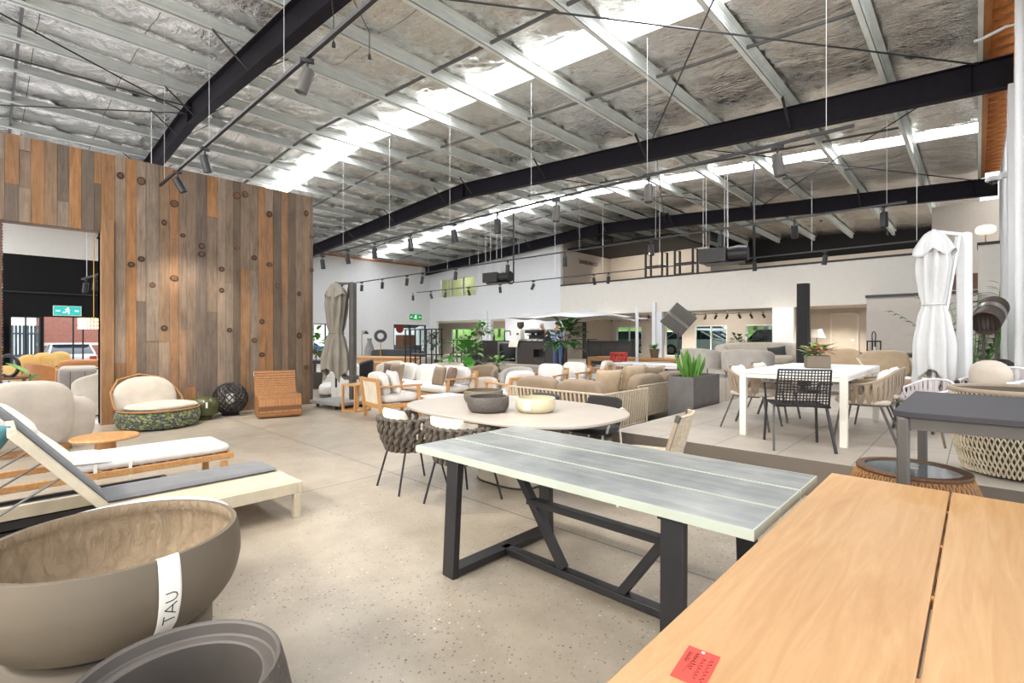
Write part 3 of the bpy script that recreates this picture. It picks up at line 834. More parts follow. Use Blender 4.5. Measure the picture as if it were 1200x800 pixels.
def grid_chair(label, loc, rz=0, z=0.0, group=None):
    """black armless chair with an open woven grid back"""
    t = thing('woven_grid_chair', label, 'chair', (*loc, z), rz, group)
    m = M['black']; W = .235
    def back(f, g):       # across, up
        x = (f - .5) * 2 * W * (1 - .03 * g); y = -.20 - .09 * g - .03 * (1 - (2 * f - 1) ** 2)
        return V((x, y, .46 + .34 * g))
    mb = MB()
    for i in range(17): mb.tube([back(i / 16, k / 5) for k in range(6)], .0055, 5)
    for k in range(13): mb.tube([back(i / 8, k / 12) for i in range(9)], .0055, 5)
    mb.build('backrest', m, t)
    mb = MB()
    mb.tube([(-W, -.2, .44)] + [back(0, k / 4) for k in range(5)] + [back(i / 6, 1) for i in range(7)] + [back(1, 1 - k / 4) for k in range(5)] + [(W, -.2, .44)], .010, 8)
    mb.build('back_frame', m, t)
    mb = MB()
    for i in range(21): mb.box(-W + .02 + i * .022, -W + .034 + i * .022, -.22, .24, .435, .441)
    for k in range(20): mb.box(-W, W, -.22 + k * .0235, -.206 + k * .0235, .431, .437)
    mb.build('seat', m, t)
    mb = MB(); mb.tube([(-W, -.23, .435), (W, -.23, .435), (W, .25, .435), (-W, .25, .435)], .011, 8, closed=True); mb.build('seat_frame', m, t)
    for sx in (-1, 1):
        MB().bar((sx * W, .22, .435), (sx * (W + .02), .25, 0), .022, .022).build('leg', m, t)
        MB().bar((sx * W, -.12, .435), (sx * (W + .035), -.29, 0), .022, .022).build('leg', m, t)
    return t

def teak_armchair(label, loc, rz=0, w=.78, group=None, cushion='white_fab', seats=1, z=0.0, name='teak_armchair', cat='armchair', back_mat='cream_fab'):
    """low teak lounge frame with loose cushions"""
    t = thing(name, label, cat, (*loc, z), rz, group)
    hw, hd = w / 2, .40
    for sx in (-1, 1):
        MB().bar((sx * (hw - .03), hd - .03, 0), (sx * (hw - .03), hd - .06, .57), .055, .055).build('leg', M['teak'], t, bevel=.008)
        MB().bar((sx * (hw - .03), -hd + .02, 0), (sx * (hw - .03), -hd - .06, .72), .05, .06).build('leg', M['teak'], t, bevel=.008)
        MB().obox((sx * (hw - .03), .0, .575), (.06, hd * 2 + .02, .035)).build('arm', M['teak_x'], t, bevel=.01)
    mb = MB(); mb.box(-hw + .03, hw - .03, hd - .07, hd - .04, .18, .26); mb.box(-hw + .03, hw - .03, -hd, -hd + .03, .18, .26)
    for sx in (-1, 1): mb.box(sx * (hw - .045) - .015, sx * (hw - .045) + .015, -hd, hd - .04, .18, .26)
    MB().box(-hw + .055, hw - .055, -hd - .07, -hd - .04, .66, .72).build('back_rail', M['teak_x'], t, bevel=.005)
    mb.build('seat_frame', M['teak_x'], t, bevel=.005)
    MB().slab([(-hw + .06, -hd + .015, .26), (hw - .06, -hd + .015, .26), (hw - .06, -hd - .05, .67), (-hw + .06, -hd - .05, .67)], (0, .012, 0)).build('back_panel', M[back_mat], t)
    sw = (w - .12) / seats
    for i in range(seats):
        x = -hw + .06 + sw * (i + .5)
        MB().cush((x, .03, .35), (sw * .99, .76, .17), .28, (0, 0, 0), 28, 10, ez=.5).build('seat_cushion', M[cushion], t, sharp=80)
        MB().cush((x, -.27, .60), (sw * .97, .17, .44), .35, (R(12), 0, 0), 28, 10, ez=.5).build('back_cushion', M[cushion], t, sharp=80)
    return t

def tub_chair(label, loc, rz=0, z=0.0, r=.42, h=.74, fab='greige_fab', group=None, name='tub_chair', legs=True, w=None, seat=True, cat='armchair'):
    """upholstered round-backed chair"""
    t = thing(name, label, cat, (*loc, z), rz, group)
    sx = (w / 2 / r) if w else 1.0
    z0 = .16 if legs else .02
    mb = MB(); mb.shell(R(165), R(375), r - .12, r, z0, h, 30, sx=sx, rise=.18); mb.build('backrest', M[fab], t, sharp=60)
    if seat:
        MB().cush((0, .04, z0 + .15), (2 * (r - .1) * sx, 2 * (r - .08), .24), .6, (0, 0, 0), 28, 8, ez=.4).build('seat_cushion', M[fab], t, sharp=80)
    if legs: legs4(t, M['darkgrey'], (r - .16) * sx, r - .18, z0 + .06, .014, (.05, .06), False)
    else: MB().lathe([(r - .05, 0), (r - .05, .06)], 28, sx=sx).build('plinth', M['darkgrey'], t)
    return t

def rope_side(mb, p0, p1, z0, z1, n, lean=0.0, r=.008, nrm=(0, -1, 0)):
    nrm = V(nrm)
    for i in range(n):
        f = (i + .5) / n
        b = V(p0).lerp(V(p1), f)
        a = V((b.x, b.y, z0)) + nrm * (-lean); c = V((b.x, b.y, z1))
        mb.tube([a, c], r, 5)

def rope_sofa(label, loc, rz, w, d, side=None, group=None, cushions=2, lights=()):
    """outdoor sofa whose back and one end are strung with vertical ropes; back along local y=-d/2"""
    t = thing('rope_sofa', label, 'sofa', (*loc, 0), rz, group)
    hw, hd = w / 2, d / 2; zt = .66; zb = .15
    mb = MB(); rope_side(mb, (-hw, -hd, 0), (hw, -hd, 0), zb, zt, int(w / .075), .07, .0175)
    mb.build('back_ropes', M['rope'], t)
    mb = MB(); mb.tube([(-hw, -hd, zt), (hw, -hd, zt)], .016, 8); mb.tube([(-hw, -hd + .07, zb), (hw, -hd + .07, zb)], .014, 8); mb.build('back_rail', M['rope'], t)
    for s in ([side] if side else []):
        mb = MB(); rope_side(mb, (s * hw, -hd, 0), (s * hw, hd - .05, 0), zb, zt, int(d / .07), .05, .0165, (s, 0, 0)); mb.build('side_ropes', M['rope'], t)
        mb = MB(); mb.tube([(s * hw, -hd, zt), (s * hw, hd - .05, zt), (s * (hw - .03), hd - .02, zb)], .016, 8); mb.tube([(s * (hw - .05), -hd, zb), (s * (hw - .05), hd - .05, zb)], .014, 8); mb.build('side_rail', M['rope'], t)
    mb = MB(); mb.box(-hw + .06, hw - .06, -hd + .095, -hd + .115, .2, .5)
    for s in ([side] if side else []): mb.box(s * (hw - .085) - .01, s * (hw - .085) + .01, -hd + .12, hd - .1, .2, .5)
    mb.build('lining', M['brown_fab'], t)  # dark panel added so the gaps between the ropes look shaded
    mb = MB(); mb.box(-hw + .05, hw - .05, -hd + .1, hd, .12, .2); mb.build('base', M['darkgrey'], t)
    legs4(t, M['black'], hw - .1, hd - .12, .13, .022)
    cw = (w - .16) / cushions
    for i in range(cushions):
        x = -hw + .08 + cw * (i + .5)
        MB().cush((x, .07, .31), (cw * .99, d - .2, .22), .25, (0, 0, 0), 28, 10, ez=.45).build('seat_cushion', M['taupe_fab'], t, sharp=80)
        MB().cush((x, -hd + .17, .63), (cw * .97, .24, .40), .35, (R(10), 0, 0), 28, 10, ez=.55).build('back_cushion', M['taupe_fab'], t, sharp=80)
    return t

def leaf_mesh(mb, base, direc, L, w, droop=.3, n=6, fold=.15, up=(0, 0, 1)):
    d = V(direc).normalized(); s = d.cross(V(up))
    if s.length < .05: s = d.cross(V((1, 0, 0)))
    s.normalize(); nn = s.cross(d)
    L_, C_, R_ = [], [], []
    for i in range(n + 1):
        f = i / n
        p = V(base) + d * (L * f) - V((0, 0, 1)) * (droop * L * f * f)
        ww = w * math.sin(pi * min(1, f * .97 + .03)) ** .8
        L_.append(p - s * ww / 2 + nn * (fold * ww)); R_.append(p + s * ww / 2 + nn * (fold * ww)); C_.append(p)
    v = L_ + C_ + R_; m = n + 1
    f = []
    for i in range(n): f += [(i, i + 1, m + i + 1, m + i), (m + i, m + i + 1, 2 * m + i + 1, 2 * m + i)]
    mb.add(v, f)

def bowl(name, label, cat, loc, R0, h, mat, z=0, th=.02, prof=None, group=None, lip=None, inner=None):
    t = thing(name, label, cat, (*loc, z), 0, group)
    prof = prof or [(.0, 0), (R0 * .8, 0), (R0 * .93, h * .15), (R0, h * .4), (R0, h * .95), (R0 - .004, h)]
    rim = prof[-1]
    inn = [(rim[0] - th, rim[1])] + [(max(0, p[0] - th), max(p[1], th)) for p in reversed(prof[:-1])]
    MB().lathe(prof + inn[:-1] + [(0, th)], 48).build('bowl', mat, t, sharp=50)
    return t

def spot_light(label, p, mat=None, tilt=None, group=None, lit=False, scale=1.0, yaw=None):
    """cylindrical track spotlight; origin at the track"""
    t = thing('track_spotlight', label, 'spotlight', p, yaw if yaw is not None else rnd.uniform(-pi, pi), group)
    mat = mat or M['black']
    MB().box(-.02, .02, -.06, .06, -.035, 0).build('adapter', M['black'], t)
    MB().tube([(0, 0, -.03), (0, 0, -.11)], .012, 8).build('stem', M['black'], t)
    a = tilt if tilt is not None else rnd.uniform(.05, .6)
    rot = (a, 0, 0)
    mb = MB(); mb.lathe([(0, .06), (.05, .06), (.055, .05), (.055, -.17), (.05, -.175), (.046, -.16)], 20, (0, 0, -.16), rot=rot)
    hs = mb.build('lamp_housing', mat, t)
    mb = MB(); mb.lathe([(0, -.155), (.046, -.155)], 20, (0, 0, -.16), rot=rot); mb.build('lens', M['lens'] if lit else M['lens_off'], hs)
    if scale != 1: t.scale = (scale,) * 3
    return t
# ======================= FOREGROUND =======================
def build_foreground():
    # ---- oak table the viewer stands at ----
    t = thing('oak_table', 'pale oak dining table with two long leaves and a dark gap between them', 'table', (-.09, 1.75, 0))
    for x0, x1 in ((-.46, -.003), (.004, .46)):
        MB().box(x0, x1, -1.25, 1.245, .71, .75).build('table_leaf', M['oak'], t, bevel=.003)
    mb = MB(); mb.box(-.40, .40, -1.15, -1.12, .63, .71); mb.box(-.40, .40, 1.10, 1.13, .63, .71); mb.box(-.40, -.375, -1.15, 1.13, .63, .71); mb.box(.375, .40, -1.15, 1.13, .63, .71)
    mb.build('apron', M['oak'], t)
    legs4(t, M['oak'], .37, 1.09, .71, .04)
    mb = MB()
    for y in (-.9, -.45, 0, .45, .9): mb.box(-.004, .006, y, y + .02, .715, .745)
    mb.build('gap_spacer', M['teak_x'], t)
    # red card
    cx, cy = G(824, 781, .751)
    card = thing('price_card', 'red handwritten card lying on the pale oak table', 'card', (-.437, 1.035, .7508), R(6))
    cd = MB().box(-.034, .034, -.062, .062, 0, .0006).build('paper', M['red_card'], card)
    mb = MB(); r = random.Random(4)
    rows = [(.023, -.05, .04), (.008, -.045, .035), (-.008, -.02, .045), (-.022, .0, .04)]
    for x0, ya, yb in rows:         # rows of cursive handwriting running along the card
        n = 46; pts = []
        for i in range(n + 1):
            f = i / n
            am = .0048 * (.5 + .5 * abs(math.sin(f * 9 + x0 * 300)))
            pts.append((x0 + am * math.sin(f * 42) + (.004 if x0 < 0 and .3 < f < .35 else 0), ya + (yb - ya) * f + .0012 * math.cos(f * 42), .0011))
        mb.tube(pts, .0006, 4)
    mb.tube([(-.017, -.035, .0011), (-.007, .045, .0011)], .0005, 4)
    mb.build('handwriting', M['ink'], cd)
    MB().lathe([(0, .0007), (.004, .0007), (.004, .0012), (0, .0012)], 12, (.0, .053, 0)).build('punch_hole', M['card_white'], cd)

    # ---- long table of three glossy slabs on a black truss base ----
    tt = NT('weathered_slab'); v = tt.co((1.2, 9, 9))
    n = tt.noise(v, 1.8, 6, .65); n2 = tt.noise(tt.co((1, 1, 1)), 2.3, 4, .6)
    col = tt.ramp(n, [(.3, srgb('828686')), (.55, srgb('9A9D9C')), (.75, srgb('B4B6B2'))])
    col = tt.mix(.5, col, tt.ramp(n2, [(.35, srgb('8E9394')), (.65, srgb('C2C3BE'))]))
    tt.set(Base_Color=col, Roughness=tt.ramp(n, [(.3, (.08,) * 3), (.7, (.2,) * 3)]), Specular_IOR_Level=.55, Coat_Weight=.4, Coat_Roughness=.06)
    edge = plain('pale_glass_edge', 'B4BAAC', .2, var=.05)
    t = thing('slab_table', 'long table of three glossy weathered grey slabs on a black metal truss base', 'table', (-1.62, 2.39, 0))
    L = 1.03
    for i, (y0, y1) in enumerate(((-.485, -.172), (-.158, .158), (.172, .485))):
        mb = MB(); mb.box(-L + .007, L - .007, y0 + .007, y1 - .007, .712, .75)
        mb.mi = 1
        mb.box(-L, -L + .007, y0, y1, .71, .7502); mb.box(L - .007, L, y0, y1, .71, .7502)
        mb.box(-L + .007, L - .007, y0, y0 + .007, .71, .7502); mb.box(-L + .007, L - .007, y1 - .007, y1, .71, .7502)
        s = mb.build('top_slab', [tt.m, edge], t)
    mb = MB()
    for y in (-.172, -.015 + .172):
        mb.box(-L + .02, L - .02, y - .02, y + .035, .70, .709)
    mb.build('under_rail', M['black'], t)
    for sx in (-1, 1):
        x = sx * .70
        for sy in (-1, 1):
            MB().bar((x + sx * .01, sy * .46, .0), (x - sx * .0, sy * .43, .70), .1, .045, (0, 1, 0)).build('leg', M['black'], t, bevel=.003)
        mb = MB(); mb.box(x - .05, x + .05, -.44, .44, .012, .055); mb.build('foot_bar', M['black'], t, bevel=.003)
        MB().box(x - .06, x + .06, -.46, .46, .69, .708).build('cross_plate', M['black'], t)
    MB().box(-.70, .70, -.035, .035, .012, .055).build('floor_beam', M['black'], t, bevel=.003)
    MB().box(-.48, .48, -.03, .03, .385, .425).build('stretcher', M['black'], t, bevel=.003)
    for sx in (-1, 1):
        MB().bar((sx * .20, 0, .055), (sx * .66, 0, .70), .05, .05, (0, 1, 0)).build('brace', M['black'], t, bevel=.003)

    # ---- big planters at bottom left ----
    px, py = -2.285, .325
    st = thing('plinth', 'round taupe plinth under the wide taupe planter', 'plinth', (px, py, 0))
    MB().lathe([(.30, 0), (.30, .405), (.29, .415), (0, .415)], 48).build('drum', M['pot_taupe'], st, sharp=50)
    MB().lathe([(.26, .415), (.26, .431), (0, .431)], 40).build('shadow_gap_disc', M['black'], st)  # black disc standing in for the shadow gap under the planter
    prof = [(0, .0)] + smooth([(.27, .0), (.325, .02), (.384, .09), (.408, .17), (.407, .24), (.396, .298), (.394, .302)])
    inn = [(.376, .302), (.374, .268), (.384, .258)] + smooth([(.388, .22), (.385, .15), (.36, .09), (.30, .035)]) + [(0, .03)]
    t = thing('wide_planter', 'wide round taupe planter with a white lettered paper band', 'planter', (px, py, .432)); t.scale = (.97, .97, 1)
    MB().lathe(prof + inn[:1], 72, cap=False).build('outer_bowl', M['pot_taupe'], t, sharp=60)
    tt = NT('trowelled_clay'); n = tt.noise(tt.co((1, 1, .35)), 26, 5, .7, 1.0)
    tt.set(Base_Color=tt.ramp(n, [(.3, srgb('8A775E')), (.7, srgb('A6937A'))]), Roughness=.8); tt.bump(n, .9, .02)
    MB().lathe(inn, 72, cap=False).build('inner_bowl', tt.m, t, sharp=60)
    # paper band wrapping over the rim towards the camera, with its lettering
    def surf(f):          # f 0 at the rim inside edge, 1 at the base, along the outer profile
        pts = smooth([(.378, .3035), (.397, .3045), (.4095, .24), (.4105, .17), (.3865, .09), (.35, .045)], 5)
        k = f * (len(pts) - 1); i = min(int(k), len(pts) - 2); g = k - i
        return pts[i][0] * (1 - g) + pts[i + 1][0] * g, pts[i][1] * (1 - g) + pts[i + 1][1] * g
    ang = math.atan2(*(lambda q: (q[1] - py, q[0] - px))(G(205, 660, .66)))
    ang = math.atan2(-py, -px) + BAND_TURN
    mb = MB()
    mb.grid(lambda a, b: (lambda q: (q[0] * math.cos(ang + (a - .5) * .165) * 1.003, q[0] * math.sin(ang + (a - .5) * .165) * 1.003, q[1]))(surf(b)), 8, 24)
    band = mb.build('paper_band', M['card_white'], t, solid=.001)
    mb = MB()
    def ink(a, b):        # a across the band, b down it
        b = b * .84
        r, z = surf(b); th = ang + (a - .5) * .165
        return ((r * 1.006) * math.cos(th), (r * 1.006) * math.sin(th), z)
    def stroke(seq):
        pts = []
        for (a0, b0), (a1, b1) in zip(seq, seq[1:]):
            for i in range(7): pts.append(ink(a0 + (a1 - a0) * i / 6, b0 + (b1 - b0) * i / 6))
        mb.tube(pts, .0017, 5)
    # letters T A U read bottom to top: letter tops face the left edge
    h0, h1 = .28, .80     # letter top / foot across the band
    stroke([(h0, .955), (h0, .86)]); stroke([(h0, .907), (h1, .907)])
    stroke([(h1, .855), (h0, .80), (h1, .745)]); stroke([(.62, .835), (.62, .765)])
    stroke([(h0, .72), (.6, .72), (.74, .705), (h1, .675), (.74, .645), (.6, .63), (h0, .63)])
    mb.build('lettering', M['ink'], t)

    qx, qy = -1.515, .345
    prof = [(0, 0)] + smooth([(.22, 0), (.262, .05), (.284, .18), (.280, .36), (.262, .47), (.243, .545), (.236, .55)])
    inn = [(.235, .55), (.230, .545), (.227, .518), (.223, .513), (.198, .513), (.194, .508), (.206, .38), (.2, .15), (0, .12)]
    t = thing('stone_planter', 'dark grey rough stone planter with a stepped inner lip', 'planter', (qx, qy, 0)); t.scale = (1, 1, 1.05)
    MB().lathe(prof + inn[:1], 72, cap=False).build('outer_wall', M['pot_dark'], t, sharp=40)
    MB().lathe(inn, 72, cap=False).build('inner_lip', plain('dark_pot_inside', '59534E', .55, var=.1), t, sharp=30)
    t = thing('ribbed_basket', 'charcoal ribbed basket low in the bottom left corner', 'basket', (-2.33, -.24, 0))
    mb = MB()
    for k in range(15):
        z = .015 + k * .024; rr = .19 + .03 * math.sin(k / 14 * pi)
        mb.tube(arc((0, 0), rr, 0, 2 * pi * 31 / 32, 31, z=z), .0135, 6, closed=True)
    mb.build('coil', M['char_fab'], t)
    MB().lathe([(.0, .002), (.18, .002), (.205, .18), (.19, .36), (.18, .36), (.19, .18), (.17, .02), (0, .02)], 32).build('liner', M['dark_fab'], t)
    # white round table half hidden behind the wide planter
    t = thing('white_round_table', 'low white round table mostly hidden behind the wide taupe planter', 'table', (-3.30, .53, 0))
    MB().lathe([(0, .43), (.46, .43), (.47, .44), (.46, .45), (0, .45)], 48).build('tabletop', M['white'], t)
    MB().lathe([(.25, 0), (.25, .012), (.035, .03), (.03, .43)], 32).build('pedestal', M['white'], t)

    # ---- cream sun lounger with a slate pad ----
    t = thing('sun_lounger', 'cream mesh sun lounger with a slate grey pad, nearest the planters', 'sun lounger', (-4.43, .0, 0))
    cream = plain('cream_frame', 'BDB29C', .55); mesh_ = fabric('cream_mesh', 'B8AC94', 320)
    mb = MB(); mb.box(-.40, .40, .55, 1.72, .245, .287); mb.build('bed', mesh_, t, bevel=.006)
    mb = MB(); mb.box(-.44, -.40, -.41, 1.72, .192, .284); mb.box(.40, .44, -.41, 1.72, .192, .284); mb.box(-.44, .44, 1.72, 1.76, .19, .285); mb.box(-.44, .44, -.45, -.41, .19, .285)
    mb.build('frame', cream, t, bevel=.005)
    for sx in (-1, 1):
        for y in (-.4, 1.72): MB().box(sx * .415 - .03, sx * .415 + .03, y - .026, y + .026, 0, .191).build('leg', cream, t, bevel=.004)
    b0, b1 = V((0, .58, .29)), V((0, .10, .90))
    mb = MB()
    for sx in (-1, 1): mb.bar((sx * .41, b0.y, b0.z), (sx * .41, b1.y, b1.z), .05, .05)
    mb.bar((-.43, b1.y, b1.z), (.43, b1.y, b1.z), .04, .05); mb.build('back_frame', cream, t, bevel=.005)
    dn = V((0, -.61, -.48)).normalized()
    MB().slab([(-.40, b0.y, b0.z + .01), (.40, b0.y, b0.z + .01), (.40, b1.y, b1.z + .01), (-.40, b1.y, b1.z + .01)], dn * .012).build('back_mesh', mesh_, t)
    for sx in (-1, 1):
        MB().tube([(sx * .36, .32, .6), (sx * .36, -.25, .24)], .008, 6).build('strut', M['strut'], t)
    MB().tube([(-.36, -.25, .24), (.36, -.25, .24)], .008, 6).build('strut_bar', M['strut'], t)
    mb = MB(); mb.cush((-.19, 1.14, .305), (.40, 1.20, .045), .12, (0, 0, 0), 28, 6, ez=.6); mb.build('pad', M['pad_grey'], t, sharp=80)
    mb = MB(); mb.cush((-.19, .30, .665), (.40, .92, .045), .12, (math.atan2(-.61, .48), 0, 0), 28, 6, ez=.6); mb.build('back_pad', M['pad_grey'], t, sharp=80)
    c = tag(pillow((-4.24, -.06, .79), (.36, .16, .38), (R(-40), 0, R(12)), M['teal_fab'], None, 'cushion'), 'teal cushion propped on the back of the cream sun lounger', 'cushion')
    t = thing('folded_lounger_frame', 'dark folded lounger frame lying on the floor between the two sun loungers', 'sun lounger', (-5.15, .0, 0))
    for k in range(3):
        z = .01 + .075 * k
        mb = MB(); mb.box(-.17, -.13, -.6, 1.1, z, z + .06); mb.box(.13, .17, -.6, 1.1, z, z + .06); mb.box(-.13, .13, -.6, -.56, z, z + .06); mb.box(-.13, .13, 1.06, 1.1, z, z + .06)
        mb.build('frame', M['black'], t)
        MB().box(-.13, .13, -.56, 1.06, z + .02, z + .035).build('sling', M['dark_fab'], t)
    # ---- white cushioned teak lounger ----
    t = thing('teak_lounger', 'teak sun lounger with a thick white mattress and head pillow', 'sun lounger', (-5.76, .0, 0))
    mb = MB(); mb.box(-.325, -.29, -.51, 1.66, .242, .298); mb.box(.29, .325, -.51, 1.66, .242, .298); mb.box(-.33, .33, 1.66, 1.70, .24, .30); mb.box(-.33, .33, -.55, -.51, .24, .30)
    for k in range(12): mb.box(-.29, .29, .5 + k * .098, .56 + k * .098, .275, .295)
    mb.build('frame', M['teak_x'], t, bevel=.004)
    for sx in (-1, 1):
        for y in (-.5, 1.62): MB().box(sx * .31 - .022, sx * .31 + .022, y - .03, y + .03, 0, .22).build('leg', M['teak'], t, bevel=.004)
    mb = MB(); mb.cush((0, 1.06, .345), (.62, 1.26, .10), .14, (0, 0, 0), 32, 8, ez=.45); mb.build('mattress', M['white_fab'], t, sharp=80)
    a_ = math.atan2(-.50, .48)
    mb = MB(); mb.cush((0, .26, .62), (.62, .74, .10), .16, (a_, 0, 0), 32, 8, ez=.45); mb.build('back_mattress', M['white_fab'], t, sharp=80)
    mb = MB(); mb.cush((0, .17, .775), (.52, .32, .09), .3, (a_, 0, 0), 28, 8, ez=.7); mb.build('head_pillow', M['white_fab'], t, sharp=80)
    for sx in (-1, 1): MB().bar((sx * .28, .50, .30), (sx * .28, .03, .80), .03, .04).build('back_rail', M['teak'], t)
    mb = MB(); mb.cush((.08, .60, .40), (.50, .30, .06), .3, (R(-4), R(3), R(8)), 24, 8, ez=.9); mb.build('folded_cover', M['white_fab'], t, sharp=80)
    for y in (.62, .86): MB().box(.315, .322, y, y + .025, .23, .37).build('tie_strap', M['card_white'], t)
    for sx in (-1, 1): MB().tube([(sx * .26, .25, .55), (sx * .26, -.2, .26)], .008, 6).build('strut', M['strut'], t)
    # timber side table
    t = thing('round_side_table', 'round teak side table with a drum foot between the loungers and the round basket chair', 'side table', (-7.0, .90, 0))
    MB().lathe([(0, .335), (.30, .335), (.305, .35), (.295, .365), (0, .365)], 48).build('tabletop', M['teak_x'], t)
    MB().lathe([(.13, 0), (.10, .15), (.09, .335)], 32).build('pedestal', M['teak'], t)
    # cocoon chair back view
    t = thing('cocoon_chair', 'tall pale shell lounge chair seen from behind the white lounger', 'lounge chair', (-8.55, .42, 0), R(100))
    for (x, y, w, h, rot) in ((-.12, -.1, .92, .86, 0), (.30, .02, .60, .62, 8)):
        mb = MB(); mb.cush((x, y, .06 + h / 2), (w, .26, h), .62, (R(8), 0, R(rot)), 32, 14, ez=.62); mb.build('shell', M['greige_fab'], t, sharp=80)
    MB().cush((.05, .30, .26), (.85, .6, .24), .5, (0, 0, 0), 28, 8).build('seat_cushion', M['greige_fab'], t, sharp=80)
    MB().lathe([(.34, 0), (.36, .08), (0, .08)], 28, (.05, .2, 0)).build('base', M['teak'], t)
    # ---- by the timber wall ----
    t = thing('round_basket_chair', 'low round lounge chair with a colourful woven base by the timber wall', 'lounge chair', (-9.72, 1.93, 0), R(-70))
    tt = NT('colour_weave'); vo = tt.n('ShaderNodeTexVoronoi'); vo.inputs['Scale'].default_value = 30; tt.l(tt.co((1, 1, 1.6)), vo.inputs[0])
    rc = tt.ramp(tt.sep(vo.outputs['Color'])[0], [(0, srgb('5A6338')), (.2, srgb('8A8E50')), (.36, srgb('4A5266')), (.52, srgb('8F8D72')), (.66, srgb('4E5640')), (.82, srgb('363A46'))], 'CONSTANT')
    tt.set(Base_Color=rc, Roughness=.7); tt.bump(vo.outputs['Distance'], .8, .02)
    MB().lathe([(.46, 0), (.54, .04), (.58, .15), (.57, .25), (.53, .29), (0, .29)], 48).build('woven_base', tt.m, t)
    mb = MB(); mb.tube(arc((0, 0), .55, R(-20), R(200), 30, z=.30) + [(-.53, -.25, .42), (-.49, -.38, .58), (-.34, -.49, .76), (0, -.53, .83), (.34, -.49, .76), (.49, -.38, .58), (.53, -.25, .42), (.53, -.18, .32)], .017, 8)
    mb.build('cane_rim', M['rattan_light'], t)
    MB().cush((0, .08, .34), (.98, .82, .14), .8, (0, 0, 0), 32, 8).build('seat_cushion', M['greige_fab'], t, sharp=80)
    MB().cush((0, -.33, .46), (.96, .20, .70), .8, (R(14), 0, 0), 32, 14, ez=.85).build('back_cushion', M['greige_fab'], t, sharp=80)
    t = thing('green_lantern', 'squat olive green glazed pot beside the round lattice lamp', 'pot', (-9.98, 2.64, 0))
    MB().lathe([(.12, 0), (.13, .05), (.21, .09), (.235, .2), (.225, .32), (.18, .37), (.07, .385), (.05, .40), (0, .40)], 32, sx=1.05).build('pot', plain('olive_glaze', '4C4F2E', .25, var=.3), t)
    MB().obox((.24, -.02, .27), (.01, .03, .1)).build('price_tag', M['card_white'], t)
    t = thing('lattice_ball_lamp', 'dark round openwork ball lamp on the floor by the timber wall', 'lamp', (-10.15, 3.12, 0))
    mb = MB()
    for k in range(18):
        for s in (1, -1):
            pts = []
            for i in range(21):
                b = -pi / 2 + .25 + (pi - .5) * i / 20; a = 2 * pi * k / 18 + s * (b + pi / 2) * .9
                pts.append((.29 * math.cos(b) * math.cos(a), .29 * math.cos(b) * math.sin(a), .31 + .29 * math.sin(b)))
            mb.tube(pts, .011, 5)
    mb.build('lattice', M['black'], t)
    MB().lathe([(.14, 0), (.15, .03), (.08, .04)], 24).build('foot', M['black'], t)
    MB().lathe([(0, .2), (.06, .23), (.075, .31), (.06, .39), (0, .42)], 20).build('bulb', M['card_white'], t)
    t = thing('rattan_lounge_chair', 'honey rattan lounge chair with a curled seat at the end of the timber wall', 'lounge chair', (-9.50, 3.72, 0), R(-104))
    prof = [(.40, .02), (.42, .10), (.41, .34), (.36, .41), (.2, .41), (-.05, .37), (-.2, .39), (-.28, .50), (-.33, .66), (-.36, .80), (-.40, .81), (-.40, .76), (-.35, .50), (-.32, .2), (-.33, .02)]
    rat = NT('woven_rattan'); vv = rat.co()
    w1 = rat.n('ShaderNodeTexBrick'); w1.inputs['Scale'].default_value = 26; w1.inputs['Color1'].default_value = srgb('B07C4C'); w1.inputs['Color2'].default_value = srgb('9A6839'); w1.inputs['Mortar'].default_value = srgb('6E4828'); w1.inputs['Mortar Size'].default_value = .04
    rat.l(vv, w1.inputs[0]); rat.set(Base_Color=w1.outputs[0], Roughness=.6); rat.bump(w1.outputs[1], .5, .01)
    mb = MB(); mb.slab([(-.36, y * .9, z) for y, z in prof], (.72, 0, 0)); mb.build('shell', rat.m, t, bevel=.012)
    MB().obox((.364, -.33, .76), (.004, .06, .09)).build('price_tag', M['card_white'], t)

    # ---- oval table with bowls and rope chairs ----
    t = thing('oval_table', 'oval pale stone dining table carrying three bowls', 'table', (-3.46, 3.66, 0))
    def se(a, b, n=2.7):
        return [(a * math.copysign(abs(math.cos(2 * pi * i / 72)) ** (2 / n), math.cos(2 * pi * i / 72)), b * math.copysign(abs(math.sin(2 * pi * i / 72)) ** (2 / n), math.sin(2 * pi * i / 72))) for i in range(72)]
    MB().prism(se(1.2, .80), .712, .74).build('tabletop', M['stone_top'], t, bevel=.006)
    MB().prism(se(1.17, .77), .70, .712).build('under_edge', M['darkgrey'], t)
    MB().prism(se(.36, .24, 3), 0, .70).build('pedestal', M['conc_base'], t, bevel=.02)
    MB().prism(se(.37, .25, 3), 0, .012).build('base_plate', M['black'], t)
    bowl('low_bowl', 'charcoal round bowl at the centre of the oval table', 'bowl', (-3.42, 3.30), .20, .145, M['pot_dark'], .741)
    t = bowl('low_bowl', 'cream round bowl with a white sticker on the oval table', 'bowl', (-3.08, 3.60), .19, .135, M['pot_cream'], .741)
    MB().obox((.055, -.186, .075), (.075, .006, .07), (0, 0, R(16))).build('sticker', M['card_white'], t)
    bowl('low_bowl', 'taupe bowl half hidden behind the charcoal bowl', 'bowl', (-3.93, 3.72), .215, .135, M['pot_taupe'], .741)
    bc = barrel_chair('brown rope barrel chair with a cream pillow, left of the pair at the oval table', (-4.03, 2.86), R(-6))
    dup(bc, (-3.31, 2.89, 0), R(3), 'brown rope barrel chair with a cream pillow, partly behind the slab table corner')
